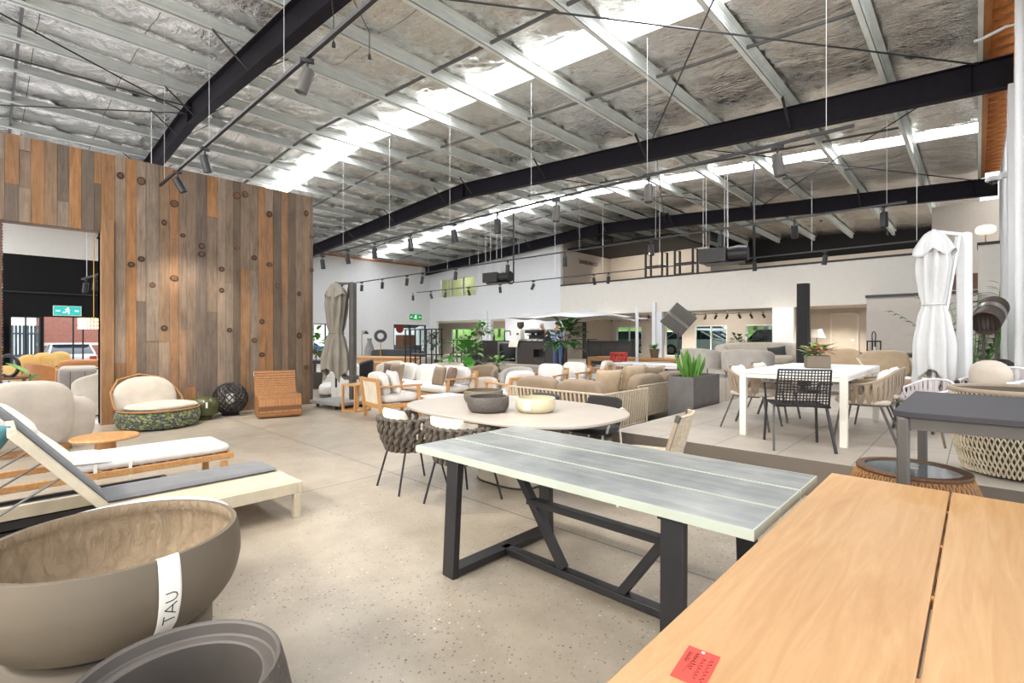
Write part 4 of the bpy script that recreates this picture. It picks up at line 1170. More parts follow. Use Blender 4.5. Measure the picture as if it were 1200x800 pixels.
    # rope chair at the right-hand end of the oval table
    def cord_chair(label, loc, rz):
        t = thing('cord_chair', label, 'chair', (*loc, 0), rz)
        mb = MB()
        for k in range(24):
            z = .43 + k * .0155
            y = -.22 - .10 * k / 24
            mb.tube([(-.24 - .02 * k / 24, y + .05, z), (-.1, y - .025, z), (.1, y - .025, z), (.24 + .02 * k / 24, y + .05, z)], .0065, 5)
        mb.build('backrest', M['rope'], t)
        for s in (-1, 1):
            MB().bar((s * .24, -.15, .40), (s * .265, -.275, .81), .03, .03).build('back_post', M['strap'], t)
            MB().bar((s * .262, -.262, .765), (s * .266, -.28, .82), .034, .034).build('post_cap', M['darkgrey'], t)
        MB().tube([(-.26, -.27, .80), (-.1, -.345, .81), (.1, -.345, .81), (.26, -.27, .80)], .012, 6).build('top_rail', M['rope'], t)
        MB().cush((0, .02, .43), (.5, .5, .05), .4).build('seat', M['rope'], t, sharp=80)
        legs4(t, M['warm_white'], .2, .2, .42, .014, (.03, .03), False)
        return t
    cord_chair('pale cord-backed chair at the right-hand end of the oval table', (-2.08, 3.98), R(105))
    t = thing('padded_arm_chair', 'dark cushioned chair with a cream arm loop behind the cream bowl', 'chair', (-3.15, 4.72, 0), R(184))
    MB().cush((0, -.2, .60), (.44, .10, .34), .35, (R(8), 0, 0), 24, 8).build('back_cushion', M['dark_fab'], t, sharp=80)
    MB().cush((0, .04, .43), (.48, .46, .08), .35).build('seat_cushion', M['dark_fab'], t, sharp=80)
    for s in (-1, 1): MB().tube([(s * .25, .2, .42), (s * .28, .15, .6), (s * .28, -.1, .66), (s * .26, -.22, .62)], .014, 8).build('arm', M['cream_fab'], t)
    legs4(t, M['warm_white'], .2, .2, .41, .013, (.03, .03), False)
    t = thing('padded_arm_chair', 'dark tube-framed chair behind the charcoal bowl', 'chair', (-4.1, 4.78, 0), R(178))
    mb = MB()
    for s in (-1, 1): mb.tube([(s * .25, .22, 0), (s * .25, .2, .60), (s * .25, .14, .66), (s * .25, -.15, .68), (s * .25, -.22, .62), (s * .25, -.26, 0)], .014, 8)
    mb.build('tube_frame', M['black'], t)
    MB().cush((0, -.2, .58), (.44, .08, .3), .35, (R(8), 0, 0), 24, 8).build('back_cushion', M['char_fab'], t, sharp=80)
    MB().cush((0, .02, .43), (.46, .44, .07), .35).build('seat_cushion', M['char_fab'], t, sharp=80)

    # ---- tall dark table, rattan table and big basket at the right ----
    t = thing('tall_table', 'tall anthracite table at the right edge with square legs', 'table', (.22, 4.02, 0))
    MB().prism([(-.56, -.60), (-.50, -.645), (.56, -.645), (.56, .72), (-.56, .72)], 1.02, 1.05).build('tabletop', M['dktop'], t, bevel=.003)
    mb = MB(); mb.box(-.52, .54, -.62, -.595, .955, 1.02); mb.box(-.52, .54, .67, .695, .955, 1.02); mb.box(-.535, -.51, -.60, .68, .955, 1.02); mb.box(.52, .545, -.60, .68, .955, 1.02)
    mb.build('apron', M['darkgrey'], t)
    for sx, sy in ((-1, -1), (1, -1), (-1, 1), (1, 1)):
        MB().box(sx * .515 - .028, sx * .515 + .028, (-.61 if sy < 0 else .68) - .028, (-.61 if sy < 0 else .68) + .028, 0, 1.02).build('leg', M['darkgrey'], t, bevel=.012)
    bx, by = -.32, 3.78
    t = thing('rattan_table', 'round woven rattan side table with a dark glass top under the tall table', 'side table', (bx + .03, by + .05, 0))
    MB().lathe([(.26, 0), (.31, .3), (.315, .55), (.27, .645), (.255, .65)], 48).build('body', M['rattan'], t)
    mb = MB()
    for k in range(56):
        for s in (1, -1):
            pts = []
            for i in range(9):
                f = i / 8; z = .02 + .62 * f
                r = .268 + .052 * math.sin(min(1, f * 1.25) * pi / 2) - .045 * max(0, f - .82) / .18
                a = 2 * pi * k / 56 + s * f * .55
                pts.append((r * math.cos(a), r * math.sin(a), z))
            mb.tube(pts, .0042, 4)
    mb.build('weave', M['rattan_light'], t)
    MB().lathe([(.25, .645), (.275, .645), (.28, .655), (.275, .664), (.235, .664), (.235, .645)], 48).build('rim', M['rattan'], t)
    MB().lathe([(0, .648), (.235, .648), (.235, .655), (0, .655)], 48).build('glass_top', plain('smoked_glass', '5C666A', .08, spec=.6), t)
    MB().obox((-.02, .1, .662), (.09, .05, .012)).build('catch', M['chrome'], t)
    t = thing('basket_planter', 'very large cream lattice basket planter at the right edge of the platform', 'planter', (.235, 5.78, .331))
    prof = lambda f: .33 + .10 * math.sin(min(1, f * 1.3) * pi / 2) - .012 * max(0, f - .75) / .25
    MB().lathe([(0, .02), (.30, .02)] + [(prof(i / 10) - .012, .02 + .66 * i / 10) for i in range(11)] + [(.40, .68), (.38, .4), (.3, .1), (0, .1)], 56).build('liner', M['wicker_dark'], t)
    mb = MB()
    for k in range(72):
        for s in (1, -1):
            pts = []
            for i in range(13):
                f = i / 12; a = 2 * pi * k / 72 + s * f * .62
                r = prof(f) + .006 * s * (1 if i % 2 else -1)
                pts.append((r * math.cos(a), r * math.sin(a), .02 + .655 * f))
            mb.tube(pts, .0068, 5)
    mb.build('lattice', M['wicker_cream'], t)
    mb = MB(); mb.tube(arc((0, 0), prof(1), 0, 2 * pi * 47 / 48, 47, z=.685), .02, 8, closed=True); mb.build('rim', M['strap'], t)
    mb = MB()
    for s in (1,): mb.tube([(-.435 + .0, -.1, .62), (-.462, -.1, .45), (-.465, -.1, .3), (-.44, -.1, .16)], .02, 8, flat=.5)
    mb.build('handle', M['brown_fab'], t)
# ======================= PLATFORM, LOUNGE GROUPS, BACKGROUND =======================
def closed_parasol(name, label, loc, z0, z1, fab, mast, mast_mat, z_base, r=.25, folds=11, tie=.5, group=None, seed=1):
    """folded cantilever parasol hanging beside its mast"""
    t = thing(name, label, 'parasol', (*loc, 0))
    H_ = z1 - z0
    rr = random.Random(seed)
    ph = [rr.uniform(0, 6) for _ in range(4)]
    def pt(f, g):
        a = 2 * pi * f
        xs_ = [0, tie * .5, tie * .85, tie, tie + .08, .8, .92, 1.0]; ys_ = [1.0, .98, .74, .56, .66, .82, .72, .3]
        i = max(k for k in range(7) if xs_[k] <= g + 1e-9); q = (g - xs_[i]) / (xs_[i + 1] - xs_[i]); q = q * q * (3 - 2 * q)
        env = ys_[i] * (1 - q) + ys_[i + 1] * q
        w = .22 * (1 - .6 * math.exp(-((g - tie) / .08) ** 2))
        fold = 1 + w * math.sin(folds * a + 1.5 * math.sin(4 * g + ph[1]) + ph[2]) + .08 * math.sin(3 * a + 6 * g)
        rad = r * env * fold
        z = z0 + H_ * g
        z += .30 * abs(math.sin(folds * a / 6 + ph[3])) * max(0, 1 - g * 4)
        return (rad * math.cos(a), rad * math.sin(a) * .9, z)
    mb = MB(); mb.grid(pt, 88, 40, wrap=True); mb.build('canopy', fab, t, sharp=70, solid=.006)
    def cap(f, g):
        a = 2 * pi * f; rad = (.045 + (r * .80) * g ** .6) * (1 + .15 * math.sin(4 * a + .6) * g + .05 * math.sin(9 * a) * g)
        return (rad * math.cos(a), rad * math.sin(a) * .9, z1 + .03 - .24 * g - .10 * abs(math.sin(2 * a)) * g)
    mb = MB(); mb.grid(cap, 48, 8, wrap=True); mb.build('vent_flap', fab, t, sharp=70, solid=.006)
    zt = z0 + H_ * tie
    MB().tube(arc((0, 0), r * .60, 0, 2 * pi * 23 / 24, 23, z=zt), .02, 6, closed=True, flat=.5).build('tie_band', fab, t)
    MB().tube([(0, 0, z0 - .12), (0, 0, z1 + .05)], .022, 10).build('hanging_pole', M['black'] if fab is M['umb_grey'] else M['white'], t)
    mx, my = mast[0] - loc[0], mast[1] - loc[1]
    ms = MB(); ang = math.atan2(my, mx)
    ms.obox((mx, my, (z_base + z1 + .03) / 2), (.11, .15, z1 + .03 - z_base), (0, 0, ang)); ms.build('mast', mast_mat, t, bevel=.03)
    MB().bar((mx * .8, my * .8, z1 - .02), (mx * .38, my * .38, z0 + H_ * .52), .045, .04).build('folding_arm', mast_mat, t)
    MB().bar((mx, my, z1), (0, 0, z1 + .02), .05, .04).build('top_arm', mast_mat, t)
    mb = MB(); mb.obox((mx, my, z0 + .1), (.17, .19, .09), (0, 0, ang)); mb.tube([(mx, my, z0 + .1), (mx * .4, my * .4, z0 + .15)], .02, 8); mb.build('crank_box', M['darkgrey'], t, bevel=.01)
    return t, (mx, my)

def build_platform():
    P = .331
    rect_table('white_dining_table', 'white rectangular dining table on the raised tiled platform', 'table', (-1.48, 7.08), (1.04, 2.26), .74, M['white'], M['warm_white'], .03, .05, .033, z=P)
    g = grid_chair('black open-weave chair at the near end of the white dining table', (-1.36, 5.72), R(27), P)
    for s in (-1, 1):
        MB().tube([(s * .245, -.24, .66), (s * .265, -.05, .655), (s * .265, .17, .64), (s * .255, .22, .6), (s * .24, .235, .43)], .011, 8).build('arm', M['black'], g)
    sc = strap_chair('taupe strap armchair on the right of the white table, nearer one', (-.90, 6.62), R(92), P)
    dup(sc, (-.90, 7.38, P), R(88), 'taupe strap armchair on the right of the white table, farther one')
    dup(sc, (-2.05, 6.58, P), R(-90), 'taupe strap armchair on the left of the white table, nearer one')
    dup(sc, (-2.05, 7.42, P), R(-93), 'taupe strap armchair on the left of the white table, farther one')
    t = thing('planted_box', 'small square concrete planter of blush leaves on the white table', 'planter', (-1.45, 7.05, P + .741), R(20))
    MB().box(-.125, .125, -.125, .125, 0, .15).build('box', M['pot_taupe'], t, bevel=.008)
    MB().box(-.115, .115, -.115, .115, .15, .153).build('soil', M['soil'], t)
    r = random.Random(8)
    for nm, m, n, L, el in (('green_leaves', M['leaf'], 34, .2, .9), ('blush_leaves', M['leaf_pink'], 34, .26, .75)):
        mb = MB()
        for _ in range(n):
            a = r.uniform(0, 2 * pi); e = r.uniform(.25, el)
            leaf_mesh(mb, (r.uniform(-.08, .08), r.uniform(-.08, .08), .15 + r.uniform(0, .1)), (math.cos(a), math.sin(a), e), r.uniform(.6, 1) * L, .05, r.uniform(.1, .5))
        mb.build(nm, m, t)
    # lounge chairs behind
    lc = None
    for (u, d, lab, rz) in ((1044, 8.5, 'beige padded lounge chair in front of the black lantern, right of its pair', 205), (987, 9.9, 'beige padded lounge chair behind the planted box, left of its pair', 200)):
        x, y = D(u, d)
        if lc is None:
            t = thing('padded_lounge_chair', lab, 'lounge chair', (x, y, P), R(rz))
            MB().cush((0, .06, .36), (.70, .70, .18), .3, (0, 0, 0), 28, 8, ez=.5).build('seat_cushion', M['beige_fab'], t, sharp=80)
            MB().cush((0, -.27, .64), (.74, .18, .50), .42, (R(14), 0, 0), 28, 12, ez=.5).build('back_cushion', M['beige_fab'], t, sharp=80)
            for s in (-1, 1):
                mb = MB()
                for k in range(9): mb.tube([(s * .36, -.32 + k * .07, .26), (s * (.40 - .0 * k), -.34 + k * .075, .64 - .012 * k)], .016, 6)
                mb.tube([(s * .38, -.38, .74), (s * .41, -.1, .65), (s * .40, .3, .54), (s * .36, .36, .3)], .02, 8); mb.build('arm_rope', M['wicker_cream'], t)
            MB().box(-.34, .34, -.32, .36, .22, .27).build('seat_frame', M['darkgrey'], t)
            legs4(t, M['darkgrey'], .31, .30, .23, .016, (.03, .03), False); lc = t
        else: dup(lc, (x, y, P), R(rz), lab)
    x, y = D(1066, 7.55)
    t = thing('white_side_table', 'small white metal side table beside the folded white parasol', 'side table', (x, y, P))
    MB().lathe([(0, .49), (.21, .49), (.21, .505), (0, .505)], 32).build('tabletop', M['white'], t)
    for k in range(3): MB().tube([(.17 * math.cos(k * 2.1), .17 * math.sin(k * 2.1), .49), (.19 * math.cos(k * 2.1), .19 * math.sin(k * 2.1), 0)], .008, 6).build('leg', M['white'], t)
    x, y = D(1036, 11.6)
    rect_table('black_dining_table', 'long black dining table behind the beige lounge chairs', 'table', (x, y), (2.0, .9), .75, M['black'], M['black'], .03, .05, .025, z=P)
    x, y = D(1024, 11.4)
    t = thing('lantern', 'tall black lantern with a loop handle and white candle on the black table', 'lantern', (x, y, P + .751), R(40))
    mb = MB(); mb.box(-.10, .10, -.10, .10, 0, .02); mb.box(-.10, .10, -.10, .10, .26, .29)
    for s in (-1, 1):
        for q in (-1, 1): mb.box(s * .09 - .01, s * .09 + .01, q * .09 - .01, q * .09 + .01, .02, .26)
    mb.build('frame', M['black'], t)
    MB().tube([(-.035, 0, .29), (-.04, 0, .42), (-.028, 0, .48), (0, 0, .5), (.028, 0, .48), (.04, 0, .42), (.035, 0, .29)], .011, 8).build('handle', M['black'], t)
    MB().lathe([(.035, .02), (.035, .15), (0, .15)], 20).build('candle', M['card_white'], t)
    mb = MB()
    for k in range(10): mb.tube(arc((.12, -.35), .2, R(20), R(160), 10, z=.45 + .0 * k) if False else [(-.09 + .02 * k, -.0, .02), (-.09 + .02 * k, .0, .26)], .002, 4)
    mb.build('wire_back', M['black'], t)
    # folded white parasol
    closed_parasol('folded_parasol', 'folded white cantilever parasol with a white mast at the right', (-.42, 8.45), .74, 2.80, M['umb_white'], (-.13, 8.85), M['white'], P, .19, 9, .55, seed=4)
    t = strap_chair('low pale strap chair behind the tall dark table, under the white parasol', (-.46, 7.75), R(150), P, None, M['strap_lilac'], pill=False, rail=M['white']); t.scale = (.85, .85, .8)
    t = strap_chair('pale lilac strap armchair with a round grey cushion, right of the parasol mast', (.14, 8.15), R(140), P, None, M['strap_lilac'], False, M['white'])
    mb = MB(); mb.cush((.11, 8.17, P + .64), (.42, .24, .42), .9, (R(10), 0, R(-30)), 24, 12, ez=.85)
    t = tag(mb.build('cushion', M['greige_fab'], sharp=80), 'round greige cushion sitting in the pale strap armchair by the palm', 'cushion')
    tub_chair('dark plum tub chair by the right-hand wall behind the pale strap chair', (.12, 10.15), R(150), P, .28, .80, 'dark_fab')
    rect_table('low_black_table', 'low black table at the right edge beside the white wall', 'table', (.30, 7.25), (.34, .44), .56, M['black'], M['black'], .03, .04, .02, z=P)
    # barrel lamp on posts and palm
    t = thing('barrel_heater', 'brown barrel-shaped lamp tilted on two posts beside the palm', 'lamp', (.12, 9.3, P)); t.scale = (.9, .9, 1)
    rot = (R(-62), 0, R(-14)); m_ = Euler(rot).to_matrix()
    MB().lathe([(.10, .25), (.17, .24), (.175, .06), (.17, .05), (.17, -.05), (.175, -.06), (.175, -.25), (.165, -.255), (.15, -.2), (.08, -.12), (0, -.10)], 32, (0, 0, 1.42), rot=rot).build('drum', plain('bronze_mesh', '4E4138', .5), t)
    MB().lathe([(.178, .05), (.178, -.05)], 32, (0, 0, 1.42), rot=rot, cap=False).build('band', M['chrome'], t)
    mb = MB()
    for k in range(5): 
        a = m_ @ V((-.10 + .05 * k, -.11, -.24)) + V((0, 0, 1.42)); b = m_ @ V((-.10 + .05 * k, .11, -.24)) + V((0, 0, 1.42)); mb.tube([a, b], .006, 5)
    mb.build('grille', M['black'], t)
    for s in (-1, 1): MB().tube([(s * .07, 0, 0), (s * .07, 0, 1.34)], .02, 8).build('post', M['darkgrey'], t)
    MB().lathe([(.22, 0), (.22, .03), (0, .03)], 28).build('base', M['black'], t)
    t = thing('potted_palm', 'feathery green palm in a pot against the right-hand wall', 'plant', (-.05, 11.0, P))
    MB().lathe([(.16, 0), (.2, .4), (.18, .4), (.17, .36), (0, .36)], 28).build('pot', M['pot_taupe'], t)
    mb = MB(); r = random.Random(2); stems = MB()
    for k in range(24):
        a = 2 * pi * k / 24 + r.uniform(-.2, .2); L = r.uniform(1.5, 2.3); el = r.uniform(1.3, 3.4)
        pts = []; d = V((math.cos(a), math.sin(a), el)).normalized()
        for i in range(13):
            f = i / 12; p = V((0, 0, .36)) + d * L * f + V((0, 0, -.55 * f * f)) ; pts.append(p)
        pts = [V((min(p.x, .30), max(p.y, -.55), p.z)) for p in pts]
        stems.tube(pts, [.01 - .007 * i / 12 for i in range(13)], 5)
        for i in range(3, 13):
            t_ = (pts[min(i + 1, 12)] - pts[i - 1]).normalized(); s = t_.cross(V((0, 0, 1))).normalized()
            for q in (-1, 1):
                dd = s * q + t_ * .8
                if pts[i].x + dd.x * .3 > .36 or pts[i].y + dd.y * .3 < -.75: continue
                leaf_mesh(mb, pts[i], dd, .36 * (1.1 - .5 * i / 12), .034, .35, 4)
    stems.build('stem', M['leaf'], t); mb.build('fronds', M['leaf_dark'], t)
    # black covered parasol
    t = thing('covered_parasol', 'tall black fabric cover over a closed parasol by the corridor opening', 'parasol', (-2.62, 11.55, P))
    def cv(f, g):
        a = 2 * pi * f
        w = .125 * (1 - .1 * g) * (1 + .06 * math.sin(6 * a + 3 * g))
        c = math.copysign(abs(math.cos(a)) ** .5, math.cos(a)); s = math.copysign(abs(math.sin(a)) ** .5, math.sin(a))
        return (w * c, w * s, .12 + 2.1 * g)
    mb = MB(); mb.grid(cv, 40, 24, wrap=True); mb.prism([(.1, .1), (-.1, .1), (-.1, -.1), (.1, -.1)], 2.1, 2.14); mb.build('cover', M['dark_fab'], t, sharp=60)
    MB().tube([(0, 0, 0), (0, 0, .3)], .04, 10).build('pole', M['black'], t)
    MB().lathe([(.3, 0), (.3, .05), (0, .06)], 24).build('base', M['black'], t)
    # pale lamp in the corridor, dome camera, pill lamp
    x, y = UX(957, 21.5), 21.5
    t = thing('table_lamp', 'white cone-shaded lamp at the mouth of the dim corridor', 'lamp', (x, y, .331))
    MB().lathe([(.16, 1.42), (.29, 1.10), (.285, 1.10), (.155, 1.42)], 32).build('lamp_shade', M['card_white'], t)
    MB().lathe([(.13, 0), (.13, .02), (.02, .04), (.015, 1.3)], 24).build('stand', M['black'], t)
    t = thing('pill_lamp', 'white pill-shaped lamp standing on the black capped stair wall', 'lamp', (.16, 19.85, 4.161))
    MB().cush((0, 0, .40), (.46, .46, .28), .9, (0, 0, 0), 32, 12, ez=.75).build('lamp_shade', emit('opal_globe', 'FFF7EA', .55), t, sharp=80)
    MB().lathe([(.09, 0), (.09, .015), (.014, .02), (.014, .3)], 20).build('stand', M['gold'], t)
    t = thing('security_camera', 'white dome security camera on the right-hand wall below the beam', 'security camera', (XR, 15.2, 4.98))
    MB().box(-.12, 0, -.06, .06, -.06, .06).build('wall_mount', M['white'], t)
    MB().lathe([(.0, .06), (.12, .05), (.14, 0), (.13, -.04), (0, -.05)], 24, (-.2, 0, -.05)).build('housing', M['white'], t)
    MB().lathe([(.08, -.04), (.07, -.09), (0, -.12)], 24, (-.2, 0, -.05)).build('dome', M['screen'], t)
    t = thing('thermostat', 'small white control box on the right-hand wall', 'control box', (XR, 9.75, 1.35))
    MB().box(-.04, 0, -.08, .08, -.07, .07).build('wall_mount', M['white'], t, bevel=.01)
    MB().box(-.043, -.039, -.03, .03, -.02, .03).build('display', M['greige'], t)

def snake_plant(mb, c, n, h0, h1, seed, spread=.12, w=.06):
    r = random.Random(seed)
    for k in range(n):
        a = r.uniform(0, 2 * pi); q = r.uniform(0, spread)
        leaf_mesh(mb, (c[0] + q * math.cos(a), c[1] + q * math.sin(a), c[2]), (math.cos(a) * r.uniform(.05, .42), math.sin(a) * r.uniform(.05, .42), 1), r.uniform(h0, h1), w, .02, 7, .25, (math.cos(a + 1), math.sin(a + 1), 0))

def leafy_plant(name, label, loc, z, trunk_h, crown_r, n, leaf, mat, pot_r=.16, pot_h=.3, pot_mat=None, seed=1, droop=.4, squash=1.0, loc_stem=True):
    t = thing(name, label, 'plant', (*loc, z))
    MB().lathe([(pot_r * .75, 0), (pot_r, pot_h), (pot_r * .9, pot_h), (pot_r * .85, pot_h - .03), (0, pot_h - .03)], 24).build('pot', pot_mat or M['pot_dark'], t)
    r = random.Random(seed); mb = MB(); st = MB()
    st.tube([(0, 0, pot_h - .03), (.01, .02, trunk_h)], .014, 6)
    for k in range(n):
        a = r.uniform(0, 2 * pi); b = math.asin(r.uniform(-.6, 1)); q = r.uniform(.25, .8)
        p = V((crown_r * q * math.cos(b) * math.cos(a), crown_r * q * math.cos(b) * math.sin(a), trunk_h + crown_r * q * squash * math.sin(b)))
        d = V((math.cos(a), math.sin(a), .3 + math.sin(b)))
        leaf_mesh(mb, p, d, leaf[0] * r.uniform(.7, 1.1), leaf[1] * r.uniform(.8, 1.1), droop)
        if k % 3 == 0: st.tube([(0, 0, max(pot_h - .03, trunk_h - crown_r * .5)), p], .005, 4)
    st.build('stem', M['stem'], t); mb.build('foliage', mat, t)
    return t

def build_lounge():
    rope_sofa('taupe rope-backed corner sofa with its back to the viewer, beside the platform', (-4.62, 6.42), 0, 1.80, 1.28, side=1)
    rope_sofa('second taupe rope sofa running away behind the first, next to the dark planter', (-4.42, 8.2), R(90), 2.1, .92)
    ps = []
    for (u, d, z, lab, m, rz) in ((712, 8.5, .66, 'square beige pillow at the near end of the second rope sofa', 'beige_fab', 60), (741, 8.75, .72, 'large beige pillow in the middle of the second rope sofa', 'beige_fab', 75), (764, 9.3, .66, 'taupe pillow at the far end of the second rope sofa', 'taupe_fab', 80)):
        x, y = D(u, d)
        tag(pillow((x, y, z), (.5, .2, .5), (R(14), 0, R(rz)), M[m], None, 'cushion'), lab, 'cushion')
    t = thing('trough_planter', 'dark grey metal trough planter of snake plants at the platform edge', 'planter', (-3.45, 8.12, 0))
    mb = MB(); mb.box(-.21, .21, -.54, .54, 0, .76); mb.box(-.21, -.18, -.54, .54, .76, .82); mb.box(.18, .21, -.54, .54, .76, .82); mb.box(-.18, .18, -.54, -.51, .76, .82); mb.box(-.18, .18, .51, .54, .76, .82)
    mb.build('trough', plain('zinc_trough', '6B6867', .5, .25, bump=.1), t)
    MB().box(-.18, .18, -.51, .51, .76, .77).build('soil', M['soil'], t)
    mb = MB(); snake_plant(mb, (0, -.18, .77), 16, .3, .52, 5, .13, .07); snake_plant(mb, (0, .05, .77), 8, .25, .45, 9, .1, .07); mb.build('leaves', M['leaf_light'], t)
    # tilted square heater on a pole
    x, y = D(795, 9.9)
    t = thing('patio_heater', 'grey louvred square heater tilted on a thin black pole behind the rope sofa', 'patio heater', (x, y, 0), YAW)
    rot = (R(18), R(38), 0); m_ = Euler(rot).to_matrix(); c = V((0, 0, 1.80))
    MB().obox(c, (.50, .10, .50), rot).build('heater_housing', M['darkgrey'], t, bevel=.01)
    mb = MB()
    for k in range(13):
        p = c + m_ @ V((0, -.056, -.22 + .037 * k)); mb.obox(p, (.46, .014, .018), rot)
    mb.build('louvre', M['strut'], t)
    MB().obox(c + m_ @ V((0, -.062, 0)), (.50, .015, .05), rot).build('cross_band', M['chrome'], t)
    MB().tube([(0, .02, 0), (0, .02, 1.62)], .02, 10).build('pole', M['black'], t)
    MB().lathe([(.25, 0), (.25, .03), (.03, .05)], 28, (0, .02, 0)).build('base', M['black'], t)
    # teak armchairs
    a = teak_armchair('teak armchair with white cushions left of the rope sofa', (-6.55, 6.95), R(80))
    for (u, d, rz, lab) in ((640, 11.6, 195, 'teak armchair with white cushions behind the rope sofa, left of two'), (668, 12.4, 190, 'teak armchair with white cushions behind the rope sofa, right of two'), (700, 13.6, 100, 'teak armchair beside the long teak table')):
        dup(a, (*D(u, d), 0), R(rz), lab)
    dup(a, (-7.92, 5.18, 0), R(-8), 'teak armchair seen from behind, next to the small teak side table')
    t = teak_armchair('long white teak-armed sofa with mocha pillows in front of the black shelf frame', (-9.35, 6.85), R(180), 2.9, seats=3, name='teak_sofa', cat='sofa')
    for (x, y, m, lab, rz) in ((-10.35, 6.72, 'brown_fab', 'mocha pillow at the left end of the white teak sofa', 25), (-10.02, 6.66, 'taupe_fab', 'taupe pillow leaning on the mocha pillow, left end of the white sofa', 10), (-8.42, 6.66, 'taupe_fab', 'taupe pillow at the right end of the white teak sofa', -8), (-8.12, 6.75, 'brown_fab', 'mocha pillow in the right corner of the white teak sofa', -25)):
        tag(pillow((x, y, .62), (.44, .16, .42), (R(-14), 0, R(rz)), M[m], None, 'cushion'), lab, 'cushion')
    tag(pillow((-7.78, 5.10, .64), (.48, .16, .42), (R(12), 0, R(-14)), M['white_fab'], None, 'cushion'), 'white pillow in the teak armchair seen from behind', 'cushion')
    t = thing('slatted_side_table', 'small square teak side table beside the folded grey parasol', 'side table', (-8.95, 5.02, 0), R(10))
    mb = MB(); mb.box(-.2, .2, -.2, .2, .50, .53); mb.build('tabletop', M['teak_x'], t, bevel=.004)
    legs4(t, M['teak'], .18, .18, .5, .018)
    mb = MB()
    for s in (-1, 1): mb.box(-.2, .2, s * .18 - .015, s * .18 + .015, 0, .03); mb.box(s * .18 - .015, s * .18 + .015, -.2, .2, 0, .03)
    mb.build('foot_rail', M['teak_x'], t)
    t = rect_table('coffee_table', 'low white topped teak coffee table before the white sofa', 'table', (-7.2, 5.98), (1.1, .8), .34, M['white'], M['teak'], .04, .06, .03)
    tub_chair('taupe tub chair behind the right end of the white sofa', (-8.72, 8.2), R(200), 0, .40, .78, 'taupe_fab', legs=False)
    tub_chair('small greige tub chair between the plants and the teak armchair', (-7.75, 7.35), R(210), 0, .32, .58, 'greige_fab', legs=False)
    tub_chair('white tub sofa behind the folded grey parasol', (-11.75, 6.1), R(150), 0, .5, .78, 'white_fab', legs=False, w=1.9, name='tub_sofa', cat='sofa')
    tub_chair('beige tub chair behind the teak armchair at left', (-11.75, 7.55), R(190), 0, .42, .80, 'cream_fab', legs=False)
    # folded grey parasol on its wheeled base
    t, (mx, my) = closed_parasol('folded_parasol', 'folded grey cantilever parasol beside the end of the timber wall', (-9.98, 5.12), .50, 2.58, M['umb_grey'], (-9.6, 5.30), M['darkgrey'], .14, .27, 9, .5, seed=7)
    MB().obox((mx - .15, my - .1, .11), (1.0, 1.0, .07), (0, 0, R(8))).build('weight_base', M['pot_grey'], t, bevel=.01)
    for i in (-1, 1):
        for j in (-1, 1): MB().tube([(mx - .15 + i * .4, my - .1 + j * .4 - .02, .04), (mx - .15 + i * .4, my - .1 + j * .4 + .02, .04)], .04, 12).build('wheel', M['black'], t)
    # black open shelf frame
    def shelf(label, c, w, h, d=.35, levels=(.42, 1.0, 1.6)):
        t = thing('shelf_frame', label, 'shelf', (*c, 0))
        for sx in (-1, -.6, .6, 1):
            for sy in (-1, 1): MB().box(sx * w / 2 - .015, sx * w / 2 + .015, sy * d / 2 - .015, sy * d / 2 + .015, 0, h).build('post', M['black'], t)
        for z in levels: MB().box(-w / 2 - .08, w / 2 + .08, -d / 2, d / 2, z, z + .025).build('shelf_board', M['black'], t)
        return t
    shelf('open black metal shelf frame behind the white teak sofa', (-11.6, 8.6), 1.25, 1.68, levels=(.55, .95, 1.66))
    shelf('open black metal shelf frame in front of the coffee bar', (-12.2, 10.8), .95, 1.36, levels=(.42, .95, 1.34))
    # wide open flat parasol over the back tables
    x, y = D(742, 15.2)
    t = thing('open_parasol', 'wide open flat white cantilever parasol near the coffee bar', 'parasol', (x, y, 0), R(10))
    def can(f, g):
        a = 2 * pi * f; rad = 1.75 * g
        q = max(abs(math.cos(a)), abs(math.sin(a)))
        s = rad / q
        sag = .05 * math.sin(4 * a) ** 2 * g
        return (-1.75 + s * math.cos(a), s * math.sin(a), 2.34 - .28 * g * (.75 + .25 / q * .7) - sag)
    mb = MB(); mb.grid(can, 64, 8, wrap=True); mb.build('canopy', M['umb_white'], t, solid=.01, sharp=60)
    mb = MB()
    for k in range(8):
        a = 2 * pi * k / 8; q = max(abs(math.cos(a)), abs(math.sin(a)))
        mb.tube([(-1.75, 0, 2.25), (-1.75 + 1.7 / q * math.cos(a), 1.7 / q * math.sin(a), 2.05)], .012, 5)
    mb.build('rib', M['white'], t)
    MB().tube([(.12, 0, 0), (.12, 0, 2.35)], .05, 12).build('mast', M['white'], t)
    MB().bar((.12, 0, 1.95), (-1.75, 0, 2.34), .05, .05).build('arm', M['white'], t)
    MB().box(-.3, .5, -.4, .4, 0, .07).build('base', M['pot_grey'], t, bevel=.01)
    # grey tub seats on the second platform
    Q = .581
    c1 = tub_chair('large grey tub sofa on the second platform behind the left strap chairs', (-3.62, 11.25), R(12), Q, .46, .62, 'grey_fab', w=1.05, name='tub_sofa', cat='sofa')
    dup(c1, (-4.72, 11.55, Q), R(-15), 'grey tub sofa on the second platform behind the snake plants')
    t = tub_chair('pale grey sofa farthest back on the second platform holding a charcoal pillow', (-4.2, 13.9), R(185), Q, .45, .74, 'greige_fab', w=2.2, name='tub_sofa', cat='sofa')
    x, y = D(911, 12.6)
    tag(pillow((x, y, .58 + .43), (.42, .14, .42), (R(-15), R(8), R(190)), M['char_fab'], None, 'cushion'), 'charcoal pillow at the end of the pale grey sofa', 'cushion')
    # white table with rope chairs, long teak table
    x, y = D(768, 13.2)
